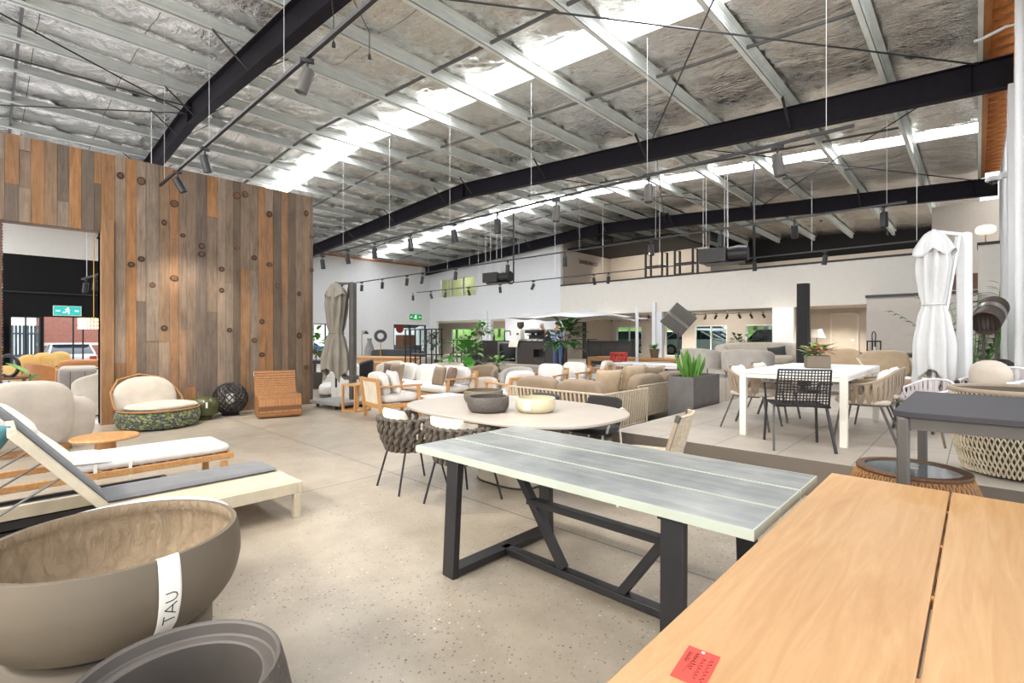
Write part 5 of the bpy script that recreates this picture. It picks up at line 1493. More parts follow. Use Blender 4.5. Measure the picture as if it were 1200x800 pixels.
    rect_table('white_dining_table', 'white dining table on the floor behind the second rope sofa', 'table', (x, y), (2.2, 1.0), .75, M['white'], M['white'], .03, .06, .03)
    rc = None
    for (dx, dy, rz, lab) in ((-.55, -.75, 0, 'cream rope chair at the far white table, left of two with backs turned'), (.35, -.75, 0, 'cream rope chair at the far white table, right of two with backs turned'), (-.2, .78, 180, 'cream rope chair on the far side of the distant white table')):
        if rc is None:
            rc = thing('rope_dining_chair', lab, 'chair', (x + dx, y + dy, 0), R(rz))
            mb = MB()
            for i in range(15):
                a = R(170) + R(200) * i / 14; mb.tube([(.22 * math.cos(a), .22 * math.sin(a), .42), (.27 * math.cos(a), .25 * math.sin(a), .74)], .009, 5)
            mb.build('back_ropes', M['rope'], rc)
            MB().tube([(.27 * math.cos(R(170) + R(200) * i / 20), .25 * math.sin(R(170) + R(200) * i / 20), .745) for i in range(21)], .014, 6).build('top_rail', M['rope'], rc)
            MB().cush((0, .02, .43), (.48, .46, .07), .5).build('seat_cushion', M['cream_fab'], rc, sharp=80)
            legs4(rc, M['darkgrey'], .18, .18, .41, .013, (.05, .05), False)
        else: dup(rc, (x + dx, y + dy, 0), R(rz), lab)
    x, y = D(742, 17.0)
    rect_table('teak_dining_table', 'long teak dining table below the open white parasol', 'table', (x + .2, y - .2), (3.2, 1.0), .76, M['teak_x'], M['teak'], .05, .08, .05)
    for k, (u, d, lab, z) in enumerate(((769, 14.6, 'dark planter with an orange flower on the far teak table', 0),)):
        t = thing('planted_box', lab, 'planter', (*D(u - 2, d + 2.0), .761))
        MB().lathe([(.12, 0), (.17, .3), (.15, .3), (0, .27)], 20).build('pot', M['pot_taupe'], t)
        mb = MB(); r = random.Random(3)
        for _ in range(26):
            a = r.uniform(0, 6.3); leaf_mesh(mb, (0, 0, .27), (math.cos(a), math.sin(a), r.uniform(.5, 2)), r.uniform(.2, .4), .05, .3)
        mb.build('foliage', M['leaf'], t)
    t = thing('red_stool', 'red perforated drum stool beside the open parasol mast', 'stool', (*D(725, 14.4), 0))
    mb = MB()
    for k in range(14):
        for s in (1, -1): mb.tube([(.24 * math.cos(2 * pi * k / 14 + s * f * .9), .24 * math.sin(2 * pi * k / 14 + s * f * .9), .72 + .55 * f - .28) for f in (0, .25, .5, .75, 1)], .013, 5)
    mb.build('lattice', M['red'], t); MB().lathe([(0, .98), (.25, .98), (.25, 1.01), (0, 1.01)], 24).build('seat', M['red'], t)
    MB().lathe([(.25, .0), (.25, .45), (0, .45)], 24).build('base', M['pot_taupe'], t)
P_ = .331
# ======================= BAR, PEOPLE, TRACKS, OUTSIDE THINGS =======================
def build_bar():
    z = .331
    t = thing('coffee_bar', 'long black coffee bar with a glass-doored fridge at its front', 'counter', (-14.75, 15.75, z))
    MB().box(-2.75, 2.75, -.36, .36, .93, .97).build('worktop', M['bar_black'], t, bevel=.006)
    xs = [-2.7, -1.55, -.62, .55, 1.45, 2.05, 2.7]
    for i, (a, b) in enumerate(zip(xs, xs[1:])):
        if i == 2:
            MB().box(a, b, -.31, .32, 0, .93).build('fridge_body', M['pot_grey'], t)
            f = MB(); f.box(a, b, -.34, -.31, 0, .08); f.box(a, b, -.34, -.31, .85, .93); f.box(a, a + .1, -.34, -.31, .08, .85); f.box(b - .1, b, -.34, -.31, .08, .85)
            fd = f.build('fridge_door', M['chrome'], t)
            MB().box(a + .1, b - .1, -.325, -.315, .08, .85).build('fridge_glass', M['screen'], fd)
        elif i == 4:
            f = MB(); f.box(a, b, -.02, .32, 0, .93); f.box(a, b, -.33, -.02, 0, .3); f.box(a, b, -.33, -.02, .62, .93); f.build('open_niche', M['bar_black'], t)
        else:
            MB().box(a + .008, b - .008, -.33, .32, 0, .925).build('front_panel', M['bar_black'], t, bevel=.006)
    t = thing('bar_stool', 'bar stool with a tan seat in front of the coffee bar', 'bar stool', (-16.6, 14.9, z))
    MB().lathe([(0, .70), (.19, .70), (.2, .73), (.19, .76), (0, .76)], 24).build('seat', M['tan_lea'], t)
    legs4(t, M['black'], .12, .12, .7, .014, (.1, .1), False)
    zc = z + .971
    t = thing('coffee_machine', 'black and silver espresso machine on the coffee bar', 'coffee machine', (-13.55, 15.78, zc))
    th_ = MB().box(-.36, .36, -.24, .24, .32, .46).build('top_housing', M['black'], t, bevel=.03)
    MB().box(-.34, .34, .02, .22, .06, .33).build('back_housing', M['black'], t)
    MB().box(-.36, .36, -.24, .24, .03, .08).build('drip_tray', M['chrome'], t, bevel=.01)
    for x in (-.16, .16):
        gh = MB().lathe([(.05, .24), (.05, .33)], 16, (x, -.1, 0)).build('group_head', M['chrome'], t)
        MB().tube([(x, -.12, .24), (x, -.30, .23)], .015, 6).build('portafilter', M['black'], gh)
    for i in range(5):
        for j in range(2): MB().lathe([(.025, .461), (.038, .52), (.034, .52), (0, .47)], 12, (-.24 + .12 * i, -.08 + .16 * j, 0)).build('cup', M['card_white'], t)
    for sx in (-1, 1):
        for sy in (-1, 1): MB().box(sx * .32 - .02, sx * .32 + .02, sy * .2 - .02, sy * .2 + .02, 0, .03).build('foot', M['black'], t)
    t = thing('coffee_grinder', 'pale coffee grinder with a dark bean hopper on the coffee bar', 'coffee grinder', (-14.35, 15.78, zc))
    MB().box(-.11, .11, -.15, .15, 0, .50).build('body', M['card_white'], t, bevel=.03)
    MB().lathe([(.06, .50), (.15, .62), (.15, .78), (.13, .80), (0, .80)], 20).build('hopper', M['darkgrey'], t)
    MB().tube([(.0, -.15, .3), (0, -.24, .28)], .03, 8).build('spout', M['black'], t)
    t = thing('tap', 'black hooped tap standing on the coffee bar', 'tap', (-15.15, 15.8, zc))
    MB().tube([(-.18, 0, 0), (-.18, 0, .36), (-.15, 0, .42), (.15, 0, .42), (.18, 0, .36), (.18, 0, .22)], .025, 8).build('spout', M['black'], t)
    MB().lathe([(.05, 0), (.05, .03), (0, .03)], 16, (-.18, 0, 0)).build('base', M['black'], t)
    t = thing('bottle', 'dark bottle near the left end of the coffee bar', 'bottle', (-15.9, 15.7, zc))
    MB().lathe([(.045, 0), (.05, .02), (.05, .2), (.018, .27), (.018, .33), (0, .33)], 16).build('glass_body', M['black'], t)
    MB().lathe([(.02, .31), (.02, .345), (0, .345)], 12).build('cap', M['gold'], t)
    t = thing('towel', 'white towel hanging over the front of the coffee bar', 'towel', (-14.35, 15.36, zc))
    MB().grid(lambda f, g: (-.26 + .52 * f, .05 - .075 * min(1, g * 3) - .004 * math.sin(f * 14) * g, .012 - max(0, g - .33) * .38), 16, 10)
    mb = MB(); mb.grid(lambda f, g: (-.26 + .52 * f + .03 * math.sin(5 * g), .06 - .09 * min(1, g * 3) - .006 * math.sin(f * 14) * g, .008 - max(0, g - .33) * .42), 16, 10)
    mb.build('cloth', M['card_white'], t, solid=.006)
    t = thing('service_counter', 'second black counter to the right of the coffee bar', 'counter', (-10.75, 17.3, z))
    for a, b in ((-1.05, -.36), (-.36, .34), (.34, 1.05)): MB().box(a + .006, b - .006, -.30, .3, 0, .93).build('front_panel', M['bar_black'], t, bevel=.006)
    MB().box(-1.08, 1.08, -.33, .33, .93, .97).build('worktop', M['black'], t)
    t = thing('high_table', 'tall black round bistro table between the two counters', 'table', (-11.0, 16.0, z))
    MB().lathe([(0, 1.02), (.36, 1.02), (.36, 1.05), (0, 1.05)], 28).build('tabletop', M['black'], t)
    MB().tube([(0, 0, .03), (0, 0, 1.02)], .04, 10).build('column', M['black'], t)
    MB().lathe([(.3, 0), (.3, .03), (0, .035)], 28).build('base', M['black'], t)
    # shelving with black frames inside the lobby
    t = thing('wall_shelf', 'black wire shelf against the beige lobby wall', 'shelf', (UX(672, 21.3), 21.3, .331))
    mb = MB()
    for x in (-.7, 0, .7): mb.box(x - .02, x + .02, -.15, .15, 0, 1.9)
    mb.build('upright', M['black'], t); mb = MB()
    for q in (.5, 1.0, 1.5, 1.88): mb.box(-.7, .7, -.15, .15, q, q + .02)
    mb.build('shelf_board', M['black'], t)

def person(label, loc, z, rz, joints, hair, shirt, trousers, head_at, head_tilt, hold=None):
    """one continuous skinned body; clothing and hair are its children"""
    root = thing('person', label, 'person', (*loc, z), rz)
    def skin(name, chain_pts, edges, radii, mat, root_i=0):
        me = bpy.data.meshes.new(name); me.from_pydata([tuple(p) for p in chain_pts], edges, []); me.update()
        o = bpy.data.objects.new(name, me); C.objects.link(o); o.parent = root; me.materials.append(mat)
        o.modifiers.new('skin', 'SKIN'); o.modifiers.new('sub', 'SUBSURF').render_levels = 2
        o.modifiers['skin'].use_smooth_shade = True
        sv = me.skin_vertices[0].data
        for i, r in enumerate(radii): sv[i].radius = (r, r); sv[i].use_root = (i == root_i)
        return o
    J = joints
    names = list(J)
    idx = {n: i for i, n in enumerate(names)}
    E = [('pelvis', 'waist'), ('waist', 'chest'), ('chest', 'neck'), ('neck', 'skull'), ('skull', 'crown')]
    for s in 'LR':
        E += [('chest', 'sh' + s), ('sh' + s, 'el' + s), ('el' + s, 'wr' + s), ('wr' + s, 'palm' + s), ('pelvis', 'hip' + s), ('hip' + s, 'kn' + s), ('kn' + s, 'an' + s), ('an' + s, 'toe' + s)]
    rad = dict(pelvis=.135, waist=.125, chest=.145, neck=.055, skull=.088, crown=.07)
    for s in 'LR': rad.update({'sh' + s: .062, 'el' + s: .042, 'wr' + s: .028, 'palm' + s: .032, 'hip' + s: .085, 'kn' + s: .058, 'an' + s: .038, 'toe' + s: .034})
    pts = [V(J[n]) for n in names]
    edges = [(idx[a], idx[b]) for a, b in E]
    rads = [rad[n] for n in names]
    for s, sg in (('L', -1), ('R', 1)):     # five fingers rooted in each palm
        w, p = V(J['wr' + s]), V(J['palm' + s]); d = (p - w).normalized(); side = d.cross(V((0, 0, 1)))
        side = side.normalized() if side.length > .1 else V((1, 0, 0))
        dn = side.cross(d)
        for k, (off, L) in enumerate(((-.026, .062), (-.009, .074), (.009, .07), (.026, .055))):
            a = p + side * off + d * .02; b = a + d * L * .55 - dn * .008; c = b + d * L * .4 - dn * .03
            i0 = len(pts); pts += [a, b, c]; rads += [.010, .009, .008]; edges += [(idx['palm' + s], i0), (i0, i0 + 1), (i0 + 1, i0 + 2)]
        a = p.lerp(w, .5) + side * (.034 * sg); b = a + side * .02 * sg + d * .035; i0 = len(pts); pts += [a, b]; rads += [.011, .009]; edges += [(idx['palm' + s], i0), (i0, i0 + 1)]
    body = skin('body', pts, edges, rads, M['skin'], idx['pelvis'])
    def sub(nl, grow, name, mat):
        ii = {n: i for i, n in enumerate(nl)}
        es = [(ii[a], ii[b]) for a, b in E if a in ii and b in ii]
        return skin(name, [J[n] for n in nl], es, [rad[n] + grow for n in nl], mat)
    el = {s: V(J['el' + s]).lerp(V(J['wr' + s]), .8) for s in 'LR'}
    J2 = dict(J); 
    for s in 'LR': J2['wr' + s] = tuple(el[s])
    JJ = J; J = J2
    sub(['waist', 'pelvis', 'chest', 'shL', 'shR', 'elL', 'elR', 'wrL', 'wrR'], .014, 'shirt', shirt)
    J = JJ
    sub(['pelvis', 'hipL', 'hipR', 'knL', 'knR', 'anL', 'anR'], .013, 'trousers', trousers)
    for s in 'LR':
        a, b = V(J['an' + s]), V(J['toe' + s]); mb = MB(); mb.cush(((a + b) / 2 - V((0, 0, .015))), (.095, .27, .09), .6, (0, 0, math.atan2(-(b - a).x, (b - a).y)), 16, 8); mb.build('shoe', M['black'], root, sharp=80)
    hm = MB(); c = V(J['skull']) ; cr = V(J['crown']); ax = (cr - c).normalized()
    fw = V(head_tilt).normalized()
    face = MB()
    cen = c + ax * .045
    q = ax.to_track_quat('Z', 'Y').to_euler()
    sd = fw.cross(ax).normalized()
    face.cush(cen + fw * .102 - ax * .012, (.026, .034, .045), .8, q, 10, 6)
    for s in (-1, 1): face.cush(cen + sd * s * .088, (.018, .04, .06), .8, q, 10, 6)
    face.build('nose_and_ears', M['skin'], root, sharp=80)
    em = MB()
    for s in (-1, 1): em.cush(cen + fw * .088 + sd * s * .032 + ax * .012, (.022, .012, .012), .9, q, 10, 6)
    em.build('eyes', M['black'], root, sharp=80)
    MB().cush(cen + fw * .088 - ax * .055, (.05, .014, .012), .9, q, 10, 6).build('mouth', M['red_card'], root, sharp=80)
    hm.grid(lambda f, g: (lambda a, b: cen + ax * (.012 + .113 * math.cos(b)) + (fw * (-math.cos(a)) + sd * math.sin(a)) * (.103 * math.sin(b) * (1.0 if math.cos(a) > -.3 else .93)) - ax * (.05 * max(0, math.cos(a)) * g))(2 * pi * f, (.02 + g * 1.45)), 28, 10, wrap=True)
    hm.build('hair', hair, root, sharp=80, solid=.012)
    return root

def build_people():
    # man leaning over the bar, seen over the counter (faces local +Y)
    j = dict(pelvis=(0, -.10, .95), waist=(0, -.04, 1.08), chest=(0, .10, 1.30), neck=(0, .20, 1.46), skull=(0, .27, 1.55), crown=(0, .30, 1.65),
             shL=(-.19, .12, 1.36), elL=(-.25, .22, 1.10), wrL=(-.18, .42, 1.05), palmL=(-.15, .49, 1.045), shR=(.19, .12, 1.36), elR=(.25, .22, 1.10), wrR=(.18, .42, 1.05), palmR=(.15, .49, 1.045),
             hipL=(-.10, -.10, .90), knL=(-.11, -.07, .48), anL=(-.11, -.10, .08), toeL=(-.12, .06, .04), hipR=(.10, -.10, .90), knR=(.11, -.07, .48), anR=(.11, -.10, .08), toeR=(.12, .06, .04))
    person('grey-haired person in a dark shirt leaning over the coffee bar', (-13.55, 16.62), .331, R(165), j, M['hair_grey'], M['shirt_dark'], M['black'], None, (0, .8, -.5))
    j = dict(pelvis=(0, 0, .93), waist=(0, .01, 1.07), chest=(0, .03, 1.30), neck=(0, .03, 1.48), skull=(0, .05, 1.58), crown=(0, .05, 1.69),
             shL=(-.19, .02, 1.38), elL=(-.25, .03, 1.10), wrL=(-.17, .24, 1.04), palmL=(-.13, .31, 1.05), shR=(.19, .02, 1.38), elR=(.24, .05, 1.10), wrR=(.17, .25, 1.04), palmR=(.13, .32, 1.05),
             hipL=(-.10, 0, .89), knL=(-.12, .03, .48), anL=(-.12, -.02, .08), toeL=(-.13, .13, .04), hipR=(.10, 0, .89), knR=(.12, .03, .48), anR=(.12, -.02, .08), toeR=(.13, .13, .04))
    person('person in a pale blue shirt and jeans standing at the right end of the bar', (-11.85, 15.15), .331, R(20), j, M['hair_brown'], M['shirt_blue'], M['denim'], None, (0, 1, -.1))

ORD = ['first', 'second', 'third', 'fourth', 'fifth', 'sixth', 'seventh', 'eighth', 'ninth', 'tenth', 'eleventh', 'twelfth']
def build_tracks():
    zt = 4.03
    spec = [(2.04, -10.2, .1, [(208, 1, .5), (240, 1, .3), (360, 0, .35)], 'nearest ceiling track', 1.0),
            (7.30, -24.0, -1.1, [(378, 0, .1), (407, 0, .2), (439, 0, .05), (481, 0, .35), (532, 0, .25), (583, 0, .05), (652, 0, .05), (760, 0, .1), (911, 0, .15)], 'second ceiling track', 1.25),
            (12.1, -23.6, -1.0, [(401, 0, .2), (424, 0, .1), (448, 0, .2), (477, 0, .15), (495, 0, .25), (534, 0, .1), (595, 0, .2), (662, 0, .05), (763, 2, .2), (845, 0, .1), (931, 0, .5), (1036, 2, .05)], 'third ceiling track', 1.25),
            (17.2, -23.8, -.9, [(484, 0, .1), (505, 0, .5), (522, 0, .2), (549, 0, .4), (586, 0, .1), (625, 0, .4), (696, 0, .4), (713, 0, .3), (884, 0, .2), (967, 0, .2)], 'fourth and rearmost ceiling track', 1.25)]
    r = random.Random(6)
    for k, (y, x0, x1, spots, lab, sc) in enumerate(spec):
        t = thing('lighting_track', 'long thin black lighting track hung on cables, the ' + lab, 'lighting track', ((x0 + x1) / 2, y, zt))
        hw = (x1 - x0) / 2
        MB().box(-hw, hw, -.018, .018, 0, .036).build('rail', M['black'], t)
        n = int((x1 - x0) / 2.4)
        for i in range(n + 1):
            x = -hw + .3 + (2 * hw - .6) * i / n
            zz = roofz(x + (x0 + x1) / 2) - .2 - zt
            MB().tube([(x, 0, .036), (x, 0, zz)], .0025 + .0012 * k, 5).build('suspension_cable', M['wire'], t)
        for i, (u, kind, tilt) in enumerate(spots):
            x = UX(u, y)
            spot_light(('black' if k else 'black') + ' cylindrical spotlight, ' + ORD[i] + ' from the left on the ' + lab, (x, y, zt), M['darkgrey'] if (k == 0 and u > 300) or k in (1,) and u > 600 else M['black'], tilt, 'spotlights on the ' + lab, kind == 2, sc)
    # small spots under the mezzanine
    t = thing('lighting_track', 'short white lighting track under the mezzanine ceiling', 'lighting track', (-7.9, 22.0, 2.50))
    MB().box(-2.6, 2.6, -.018, .018, 0, .036).build('rail', M['white'], t)
    for x in (-2.5, 0, 2.5): MB().box(x - .02, x + .02, -.01, .01, .036, .10).build('hanger', M['white'], t)
    for i in range(11):
        spot_light('small black spotlight under the mezzanine, ' + ORD[i] + ' from the left', (-10.3 + .48 * i, 22.0, 2.50), M['black'], .5, 'spotlights under the mezzanine', i in (4, 8, 9), .8)
    for i, u in enumerate((716, 726, 738, 750, 760)):
        spot_light('small black spotlight behind the open white parasol, ' + ORD[i] + ' from the left', (UX(u, 22.6), 22.6, 2.55), M['black'], .4, 'spotlights in the lobby', i == 4, .8)
    for i, (u, v, d, dy) in enumerate(((701, 281, 25.5, 0), (717, 285, 25.5, 0), (730, 287, 25.5, 0), (962, 257, 21.5, 0), (1033, 265, 21, 0), (1039, 273, 21.5, 0), (1088, 241, 19.5, 0))):
        x, y = D(u, d)
        spot_light('lit mezzanine ceiling spotlight, ' + ORD[i] + ' from the left', (x, y, ZV(v, d) + .2), M['black'], .2, 'lit spotlights over the mezzanine', True, .9)
    # bare cable plugs hanging near the first beam
    for i, (u, v0, v1) in enumerate(((391, 0, 52), (433, 0, 66))):
        x, y = D(u, 5.6 + .6 * i); z = ZV(v1, 5.6 + .6 * i)
        t = thing('hanging_plug', ['black plug on a hanging cable by the big beam', 'black plug on a curved hanging cable under the foil roof'][i], 'plug', (x, y, z))
        MB().lathe([(.0, -.03), (.022, -.03), (.022, 0), (.012, .03), (0, .05)], 12).build('plug_body', M['black'], t)
        MB().tube([(0, 0, .05), (.0, 0, .3), (-.05 - .12 * i, 0, .55), (-.2 - .2 * i, 0, .9), (-.22 - .2 * i, 0, roofz(x) - .2 - z)], .006, 5).build('cable', M['black'], t)

def build_services():
    for (u, v, d, lab) in ((583, 325, 21, 'black hanging air unit in front of the white back wall'), (847, 299, 14.5, 'black hanging air unit in front of the mezzanine opening')):
        x, y = D(u, d); z = ZV(v, d)
        t = thing('hanging_air_unit', lab, 'air unit', (x, y, z), R(8)); t.scale = (.85,) * 3
        MB().box(-.75, .15, -.28, .28, -.24, .24).build('coil_case', M['darkgrey'], t, bevel=.01)
        mb = MB()
        for k in range(9): mb.box(-.72, .12, -.30, -.28, -.2 + .048 * k, -.185 + .048 * k)
        mb.build('louvre', M['black'], t)
        MB().lathe([(.26, -.3), (.30, 0), (.26, .3)], 20, (.5, 0, 0), rot=(0, pi / 2, 0)).build('fan_drum', M['black'], t)
        MB().box(-.55, .7, -.22, .22, -.33, -.27).build('tray', M['black'], t)
        MB().tube([(.72, 0, -.35), (.9, 0, -.35), (.98, 0, -.28), (.98, 0, (roofz(x) - .2 - z) / .85)], .04, 8).build('flue', M['black'], t)
        for a in (-.6, .1):
            for b in (-.2, .2): MB().tube([(a, b, .24), (a, b, (roofz(x) - .2 - z) / .85)], .012, 5).build('hanging_rod', M['wire'], t)
    # frames on the mezzanine edge
    for i, u in enumerate((768, 803)):
        t = thing('metal_chair_frame', ['black metal armchair frame on the mezzanine edge, left of two', 'black metal armchair frame on the mezzanine edge, right of two'][i], 'chair frame', (UX(u, 20.75), 20.75, 2.9))
        for s in (-1, 1):
            MB().tube([(s * .40, -.15, 1.25), (s * .40, -.15, 2.35), (s * .40, .35, 2.35), (s * .40, .35, 1.25)], .05, 6).build('side_frame', M['black'], t)
        MB().box(-.40, .40, -.15, .35, 1.72, 1.78).build('seat_frame', M['black'], t); MB().box(-.40, .40, -.18, -.12, 1.25, 1.31).build('foot_rail', M['black'], t)
        MB().box(-.44, .44, -.2, .4, 0, 1.25).build('stand', M['beige'], t)
    # lettering on the mezzanine side wall
    cu = bpy.data.curves.new('wall_lettering', 'FONT'); cu.body = 'SANSON•CO'; cu.size = .30; cu.extrude = .01; cu.align_x = 'CENTER'
    o = bpy.data.objects.new('wall_lettering', cu); C.objects.link(o); o.location = (-15.585, 22.7, 5.42); o.rotation_euler = (R(90), 0, R(90)); cu.materials.append(M['ink'])
    bpy.context.view_layer.update()
    me = bpy.data.meshes.new_from_object(o.evaluated_get(bpy.context.evaluated_depsgraph_get())); mw = o.matrix_basis.copy(); bpy.data.objects.remove(o)
    o = bpy.data.objects.new('wall_lettering', me); C.objects.link(o); o.matrix_basis = mw
    tag(o, 'small dark lettering on the beige mezzanine side wall', 'lettering')
    # exit signs
    def exit_sign(label, loc, rz, w, h, col):
        t = thing('exit_sign', label, 'exit sign', loc, rz)
        MB().box(-w / 2, w / 2, -.03, .03, -h / 2, h / 2).build('sign_case', M['card_white'], t, bevel=.005)
        sf = MB().box(-w / 2 + .02, w / 2 - .02, -.034, -.03, -h / 2 + .02, h / 2 - .02).build('sign_face', emit('exit_green_%s' % col, col, .55), t)
        mb = MB(); k = h * .36; y = -.036
        mb.lathe([(0, -.002), (k * .22, -.002), (k * .22, .002), (0, .002)], 12, (k * .12, y, k * .72), rot=(pi / 2, 0, 0))
        for a, b in (((0, .5), (-.1, -.1)), ((-.1, -.1), (.35, -.35)), ((.35, -.35), (.2, -.85)), ((-.1, -.1), (-.5, -.45)), ((-.5, -.45), (-.95, -.45)), ((0, .45), (.45, .1)), ((0, .45), (-.5, .3))):
            mb.bar((a[0] * k, y, a[1] * k), (b[0] * k, y, b[1] * k), .006, k * .2)
        if w > h * 1.7:
            for s in (-1, 1): mb.bar((s * w * .26, y, 0), (s * w * .40, y, 0), .006, k * .25)
        mb.build('running_figure', emit('exit_white', 'FFFFFF', .9), sf)
    exit_sign('green exit sign high on the far white end wall', (XL + .04, 19.0, 2.75), R(90), 1.0, .4, '1F8A4C')
    exit_sign('teal exit sign on the black shopfront band above the doorway', (XL + .04, 2.22, 2.5), R(90), .85, .4, '2FA6A0')
    # gold crystal chandelier and short track behind the doorway opening
    x, y = D(110, 12.0)
    t = thing('chandelier', 'tiered gold and crystal chandelier hanging behind the timber doorway', 'chandelier', (x, y, 1.72))
    for k, z in enumerate((.0, .09, .18)):
        gr = MB().lathe([(.27, z), (.29, z), (.29, z + .015), (.27, z + .015), (.27, z)], 28).build('gold_ring', M['gold'], t)
        mb = MB()
        for i in range(28): mb.obox((.28 * math.cos(i * pi / 14), .28 * math.sin(i * pi / 14), z - .035), (.03, .03, .07), (0, 0, i * pi / 14))
        mb.build('crystal', M['crystal'], gr)
    MB().tube([(0, 0, .19), (0, 0, 2.2)], .01, 6).build('chain', M['gold'], t)
    tr = thing('lighting_track', 'short black lighting track seen through the timber doorway', 'lighting track', (-14.4, 2.1, 3.0))
    MB().bar((-3.0, -.35, 0), (3.2, .2, 0.0), .04, .04).build('rail', M['black'], tr)
    for q in (-2.5, 2.5): MB().tube([(q, -.35 + (q + 3) / 6.2 * .55, 0), (q, -.35 + (q + 3) / 6.2 * .55, 2.9)], .008, 5).build('suspension_cable', M['wire'], tr)
    for i, q in enumerate((-2.6, -1.6, .2, 2.0)):
        spot_light('black spotlight on the short doorway track, ' + ORD[i] + ' from the far end', (-14.4 + q, 2.1 - .35 + (q + 3) / 6.2 * .55, 2.98), M['black'], .4, 'spotlights on the doorway track', i == 2, 1.1, yaw=R(100))

def build_side_room():
    # honey boucle armchairs
    first = None
    def bubble(label, loc, rz):
        t = thing('bubble_armchair', label, 'armchair', (*loc, .007), rz)
        MB().cush((-.20, -.28, .68), (.56, .30, .52), .8, (R(12), 0, R(6)), 24, 12, ez=.8).build('back_lobe', M['shear'], t, sharp=80)
        MB().cush((.24, -.26, .72), (.60, .30, .50), .8, (R(12), 0, R(-6)), 24, 12, ez=.8).build('back_lobe', M['shear'], t, sharp=80)
        MB().cush((0, .08, .32), (.86, .80, .34), .6, (0, 0, 0), 24, 10).build('seat_cushion', M['shear'], t, sharp=80)
        for s in (-1, 1): MB().cush((s * .42, .06, .46), (.24, .74, .36), .7, (0, 0, 0), 20, 10).build('arm', M['shear'], t, sharp=80)
        legs4(t, M['walnut'], .3, .28, .2, .02, (.04, .04), False)
        return t
    a = bubble('honey fluffy armchair behind the doorway, farther one with two rounded back lobes', D(34, 14.6), R(120))
    dup(a, (*D(66, 16.6), .007), R(60), 'honey fluffy armchair behind the doorway, facing sideways by the open door')
    tub_chair('tan leather tub chair with a honey back in the room behind the doorway', D(49, 13.7), R(30), .007, .36, .76, 'tan_lea', name='leather_tub_chair')
    t = thing('leather_sofa', 'tan leather sofa back showing behind the grey sofa in the doorway', 'sofa', (*D(101, 12.9), .007), R(80))
    MB().cush((0, -.36, .46), (1.0, .28, .84), .2, (R(6), 0, 0), 28, 12, ez=.3).build('backrest', M['tan_lea'], t, sharp=80)
    MB().cush((0, .1, .32), (.9, .8, .26), .2, (0, 0, 0), 28, 10, ez=.4).build('seat_cushion', M['tan_lea'], t, sharp=80)
    for s in (-1, 1): MB().cush((s * .48, .05, .38), (.2, .95, .5), .3, (0, 0, 0), 20, 10).build('arm', M['tan_lea'], t, sharp=80)
    legs4(t, M['black'], .42, .35, .2, .02)
    t = thing('grey_sofa', 'grey upholstered sofa end just inside the timber doorway', 'sofa', (*D(92, 10.3), .007), R(84))
    MB().cush((0, 0, .42), (.62, 1.0, .84), .16, (0, 0, 0), 32, 14, ez=.2).build('backrest', M['grey_fab'], t, sharp=80)
    for s in (-.12, .1): MB().box(s - .004, s + .004, -.506, -.49, .1, .76).build('seam', M['char_fab'], t)
    t = thing('wood_shell_armchair', 'white armchair with a curved wooden side and patterned throw at the doorway edge', 'armchair', (*D(113, 9.35), .007), R(150))
    mb = MB(); mb.shell(R(150), R(390), .34, .44, .03, .84, 28, rise=.25); mb.build('backrest', M['cream_fab'], t, sharp=60)
    MB().cush((0, .05, .40), (.66, .66, .2), .6).build('seat_cushion', M['cream_fab'], t, sharp=80)
    MB().lathe([(.30, 0), (.36, .30), (0, .30)], 28).build('wooden_shell', M['teak'], t)
    tt = NT('patterned_throw'); n = tt.noise(tt.co(), 26, 3); tt.set(Base_Color=tt.ramp(n, [(.46, srgb('E8E4DC')), (.54, srgb('3C3A38'))], 'CONSTANT'), Roughness=.9)
    mb = MB(); mb.grid(lambda f, g: (.36 * math.cos(R(200) + 1.0 * f), .40 * math.sin(R(200) + 1.0 * f) * (1 + .2 * (g - .5)), .88 - .30 * abs(g - .5) + .01 * math.sin(14 * f)), 14, 8); mb.build('throw', tt.m, t, solid=.02)
    t = thing('coffee_table', 'dark walnut low table in the room behind the doorway', 'table', (*D(8, 12.2), .007))
    MB().lathe([(0, .42), (.5, .42), (.5, .46), (0, .46)], 28).build('tabletop', M['walnut'], t); legs4(t, M['walnut'], .3, .3, .42, .025)
    t = thing('ring_sculpture', 'dark round ring sculpture on the walnut table behind the doorway', 'sculpture', (*D(10, 12.2), .468), R(60))
    MB().tube([(.20 * math.cos(i * pi / 14), 0, .27 + .26 * math.sin(i * pi / 14)) for i in range(28)], .045, 8, closed=True).build('ring', M['black'], t)
    MB().box(-.1, .1, -.06, .06, 0, .03).build('base', M['black'], t)
    t = thing('leaf_plant', 'single broad green leaf plant beside the walnut table', 'plant', (*D(34, 11.0), .007))
    MB().lathe([(.1, 0), (.13, .22), (.1, .22), (0, .2)], 20).build('pot', M['walnut'], t)
    mb = MB(); s_ = MB(); s_.tube([(0, 0, .2), (.05, .02, .62)], .012, 6); s_.build('stem', M['stem'], t)
    leaf_mesh(mb, (.05, .02, .58), (-.55, -.75, .75), .62, .20, .15, 8); leaf_mesh(mb, (.0, .0, .45), (.5, .5, .8), .4, .14, .3, 8); mb.build('leaf', M['leaf_light'], t, solid=.004)
    t = thing('tall_cabinet', 'black cabinet wall panel at the far side of the shopfront room', 'cabinet', (XL + .35, -.35, .007))
    MB().box(-.3, .3, -.8, .8, 0, 2.1).build('body', M['black_paint'], t); MB().box(.3, .32, -.01, .01, .2, 1.9).build('door_gap', M['black'], t)

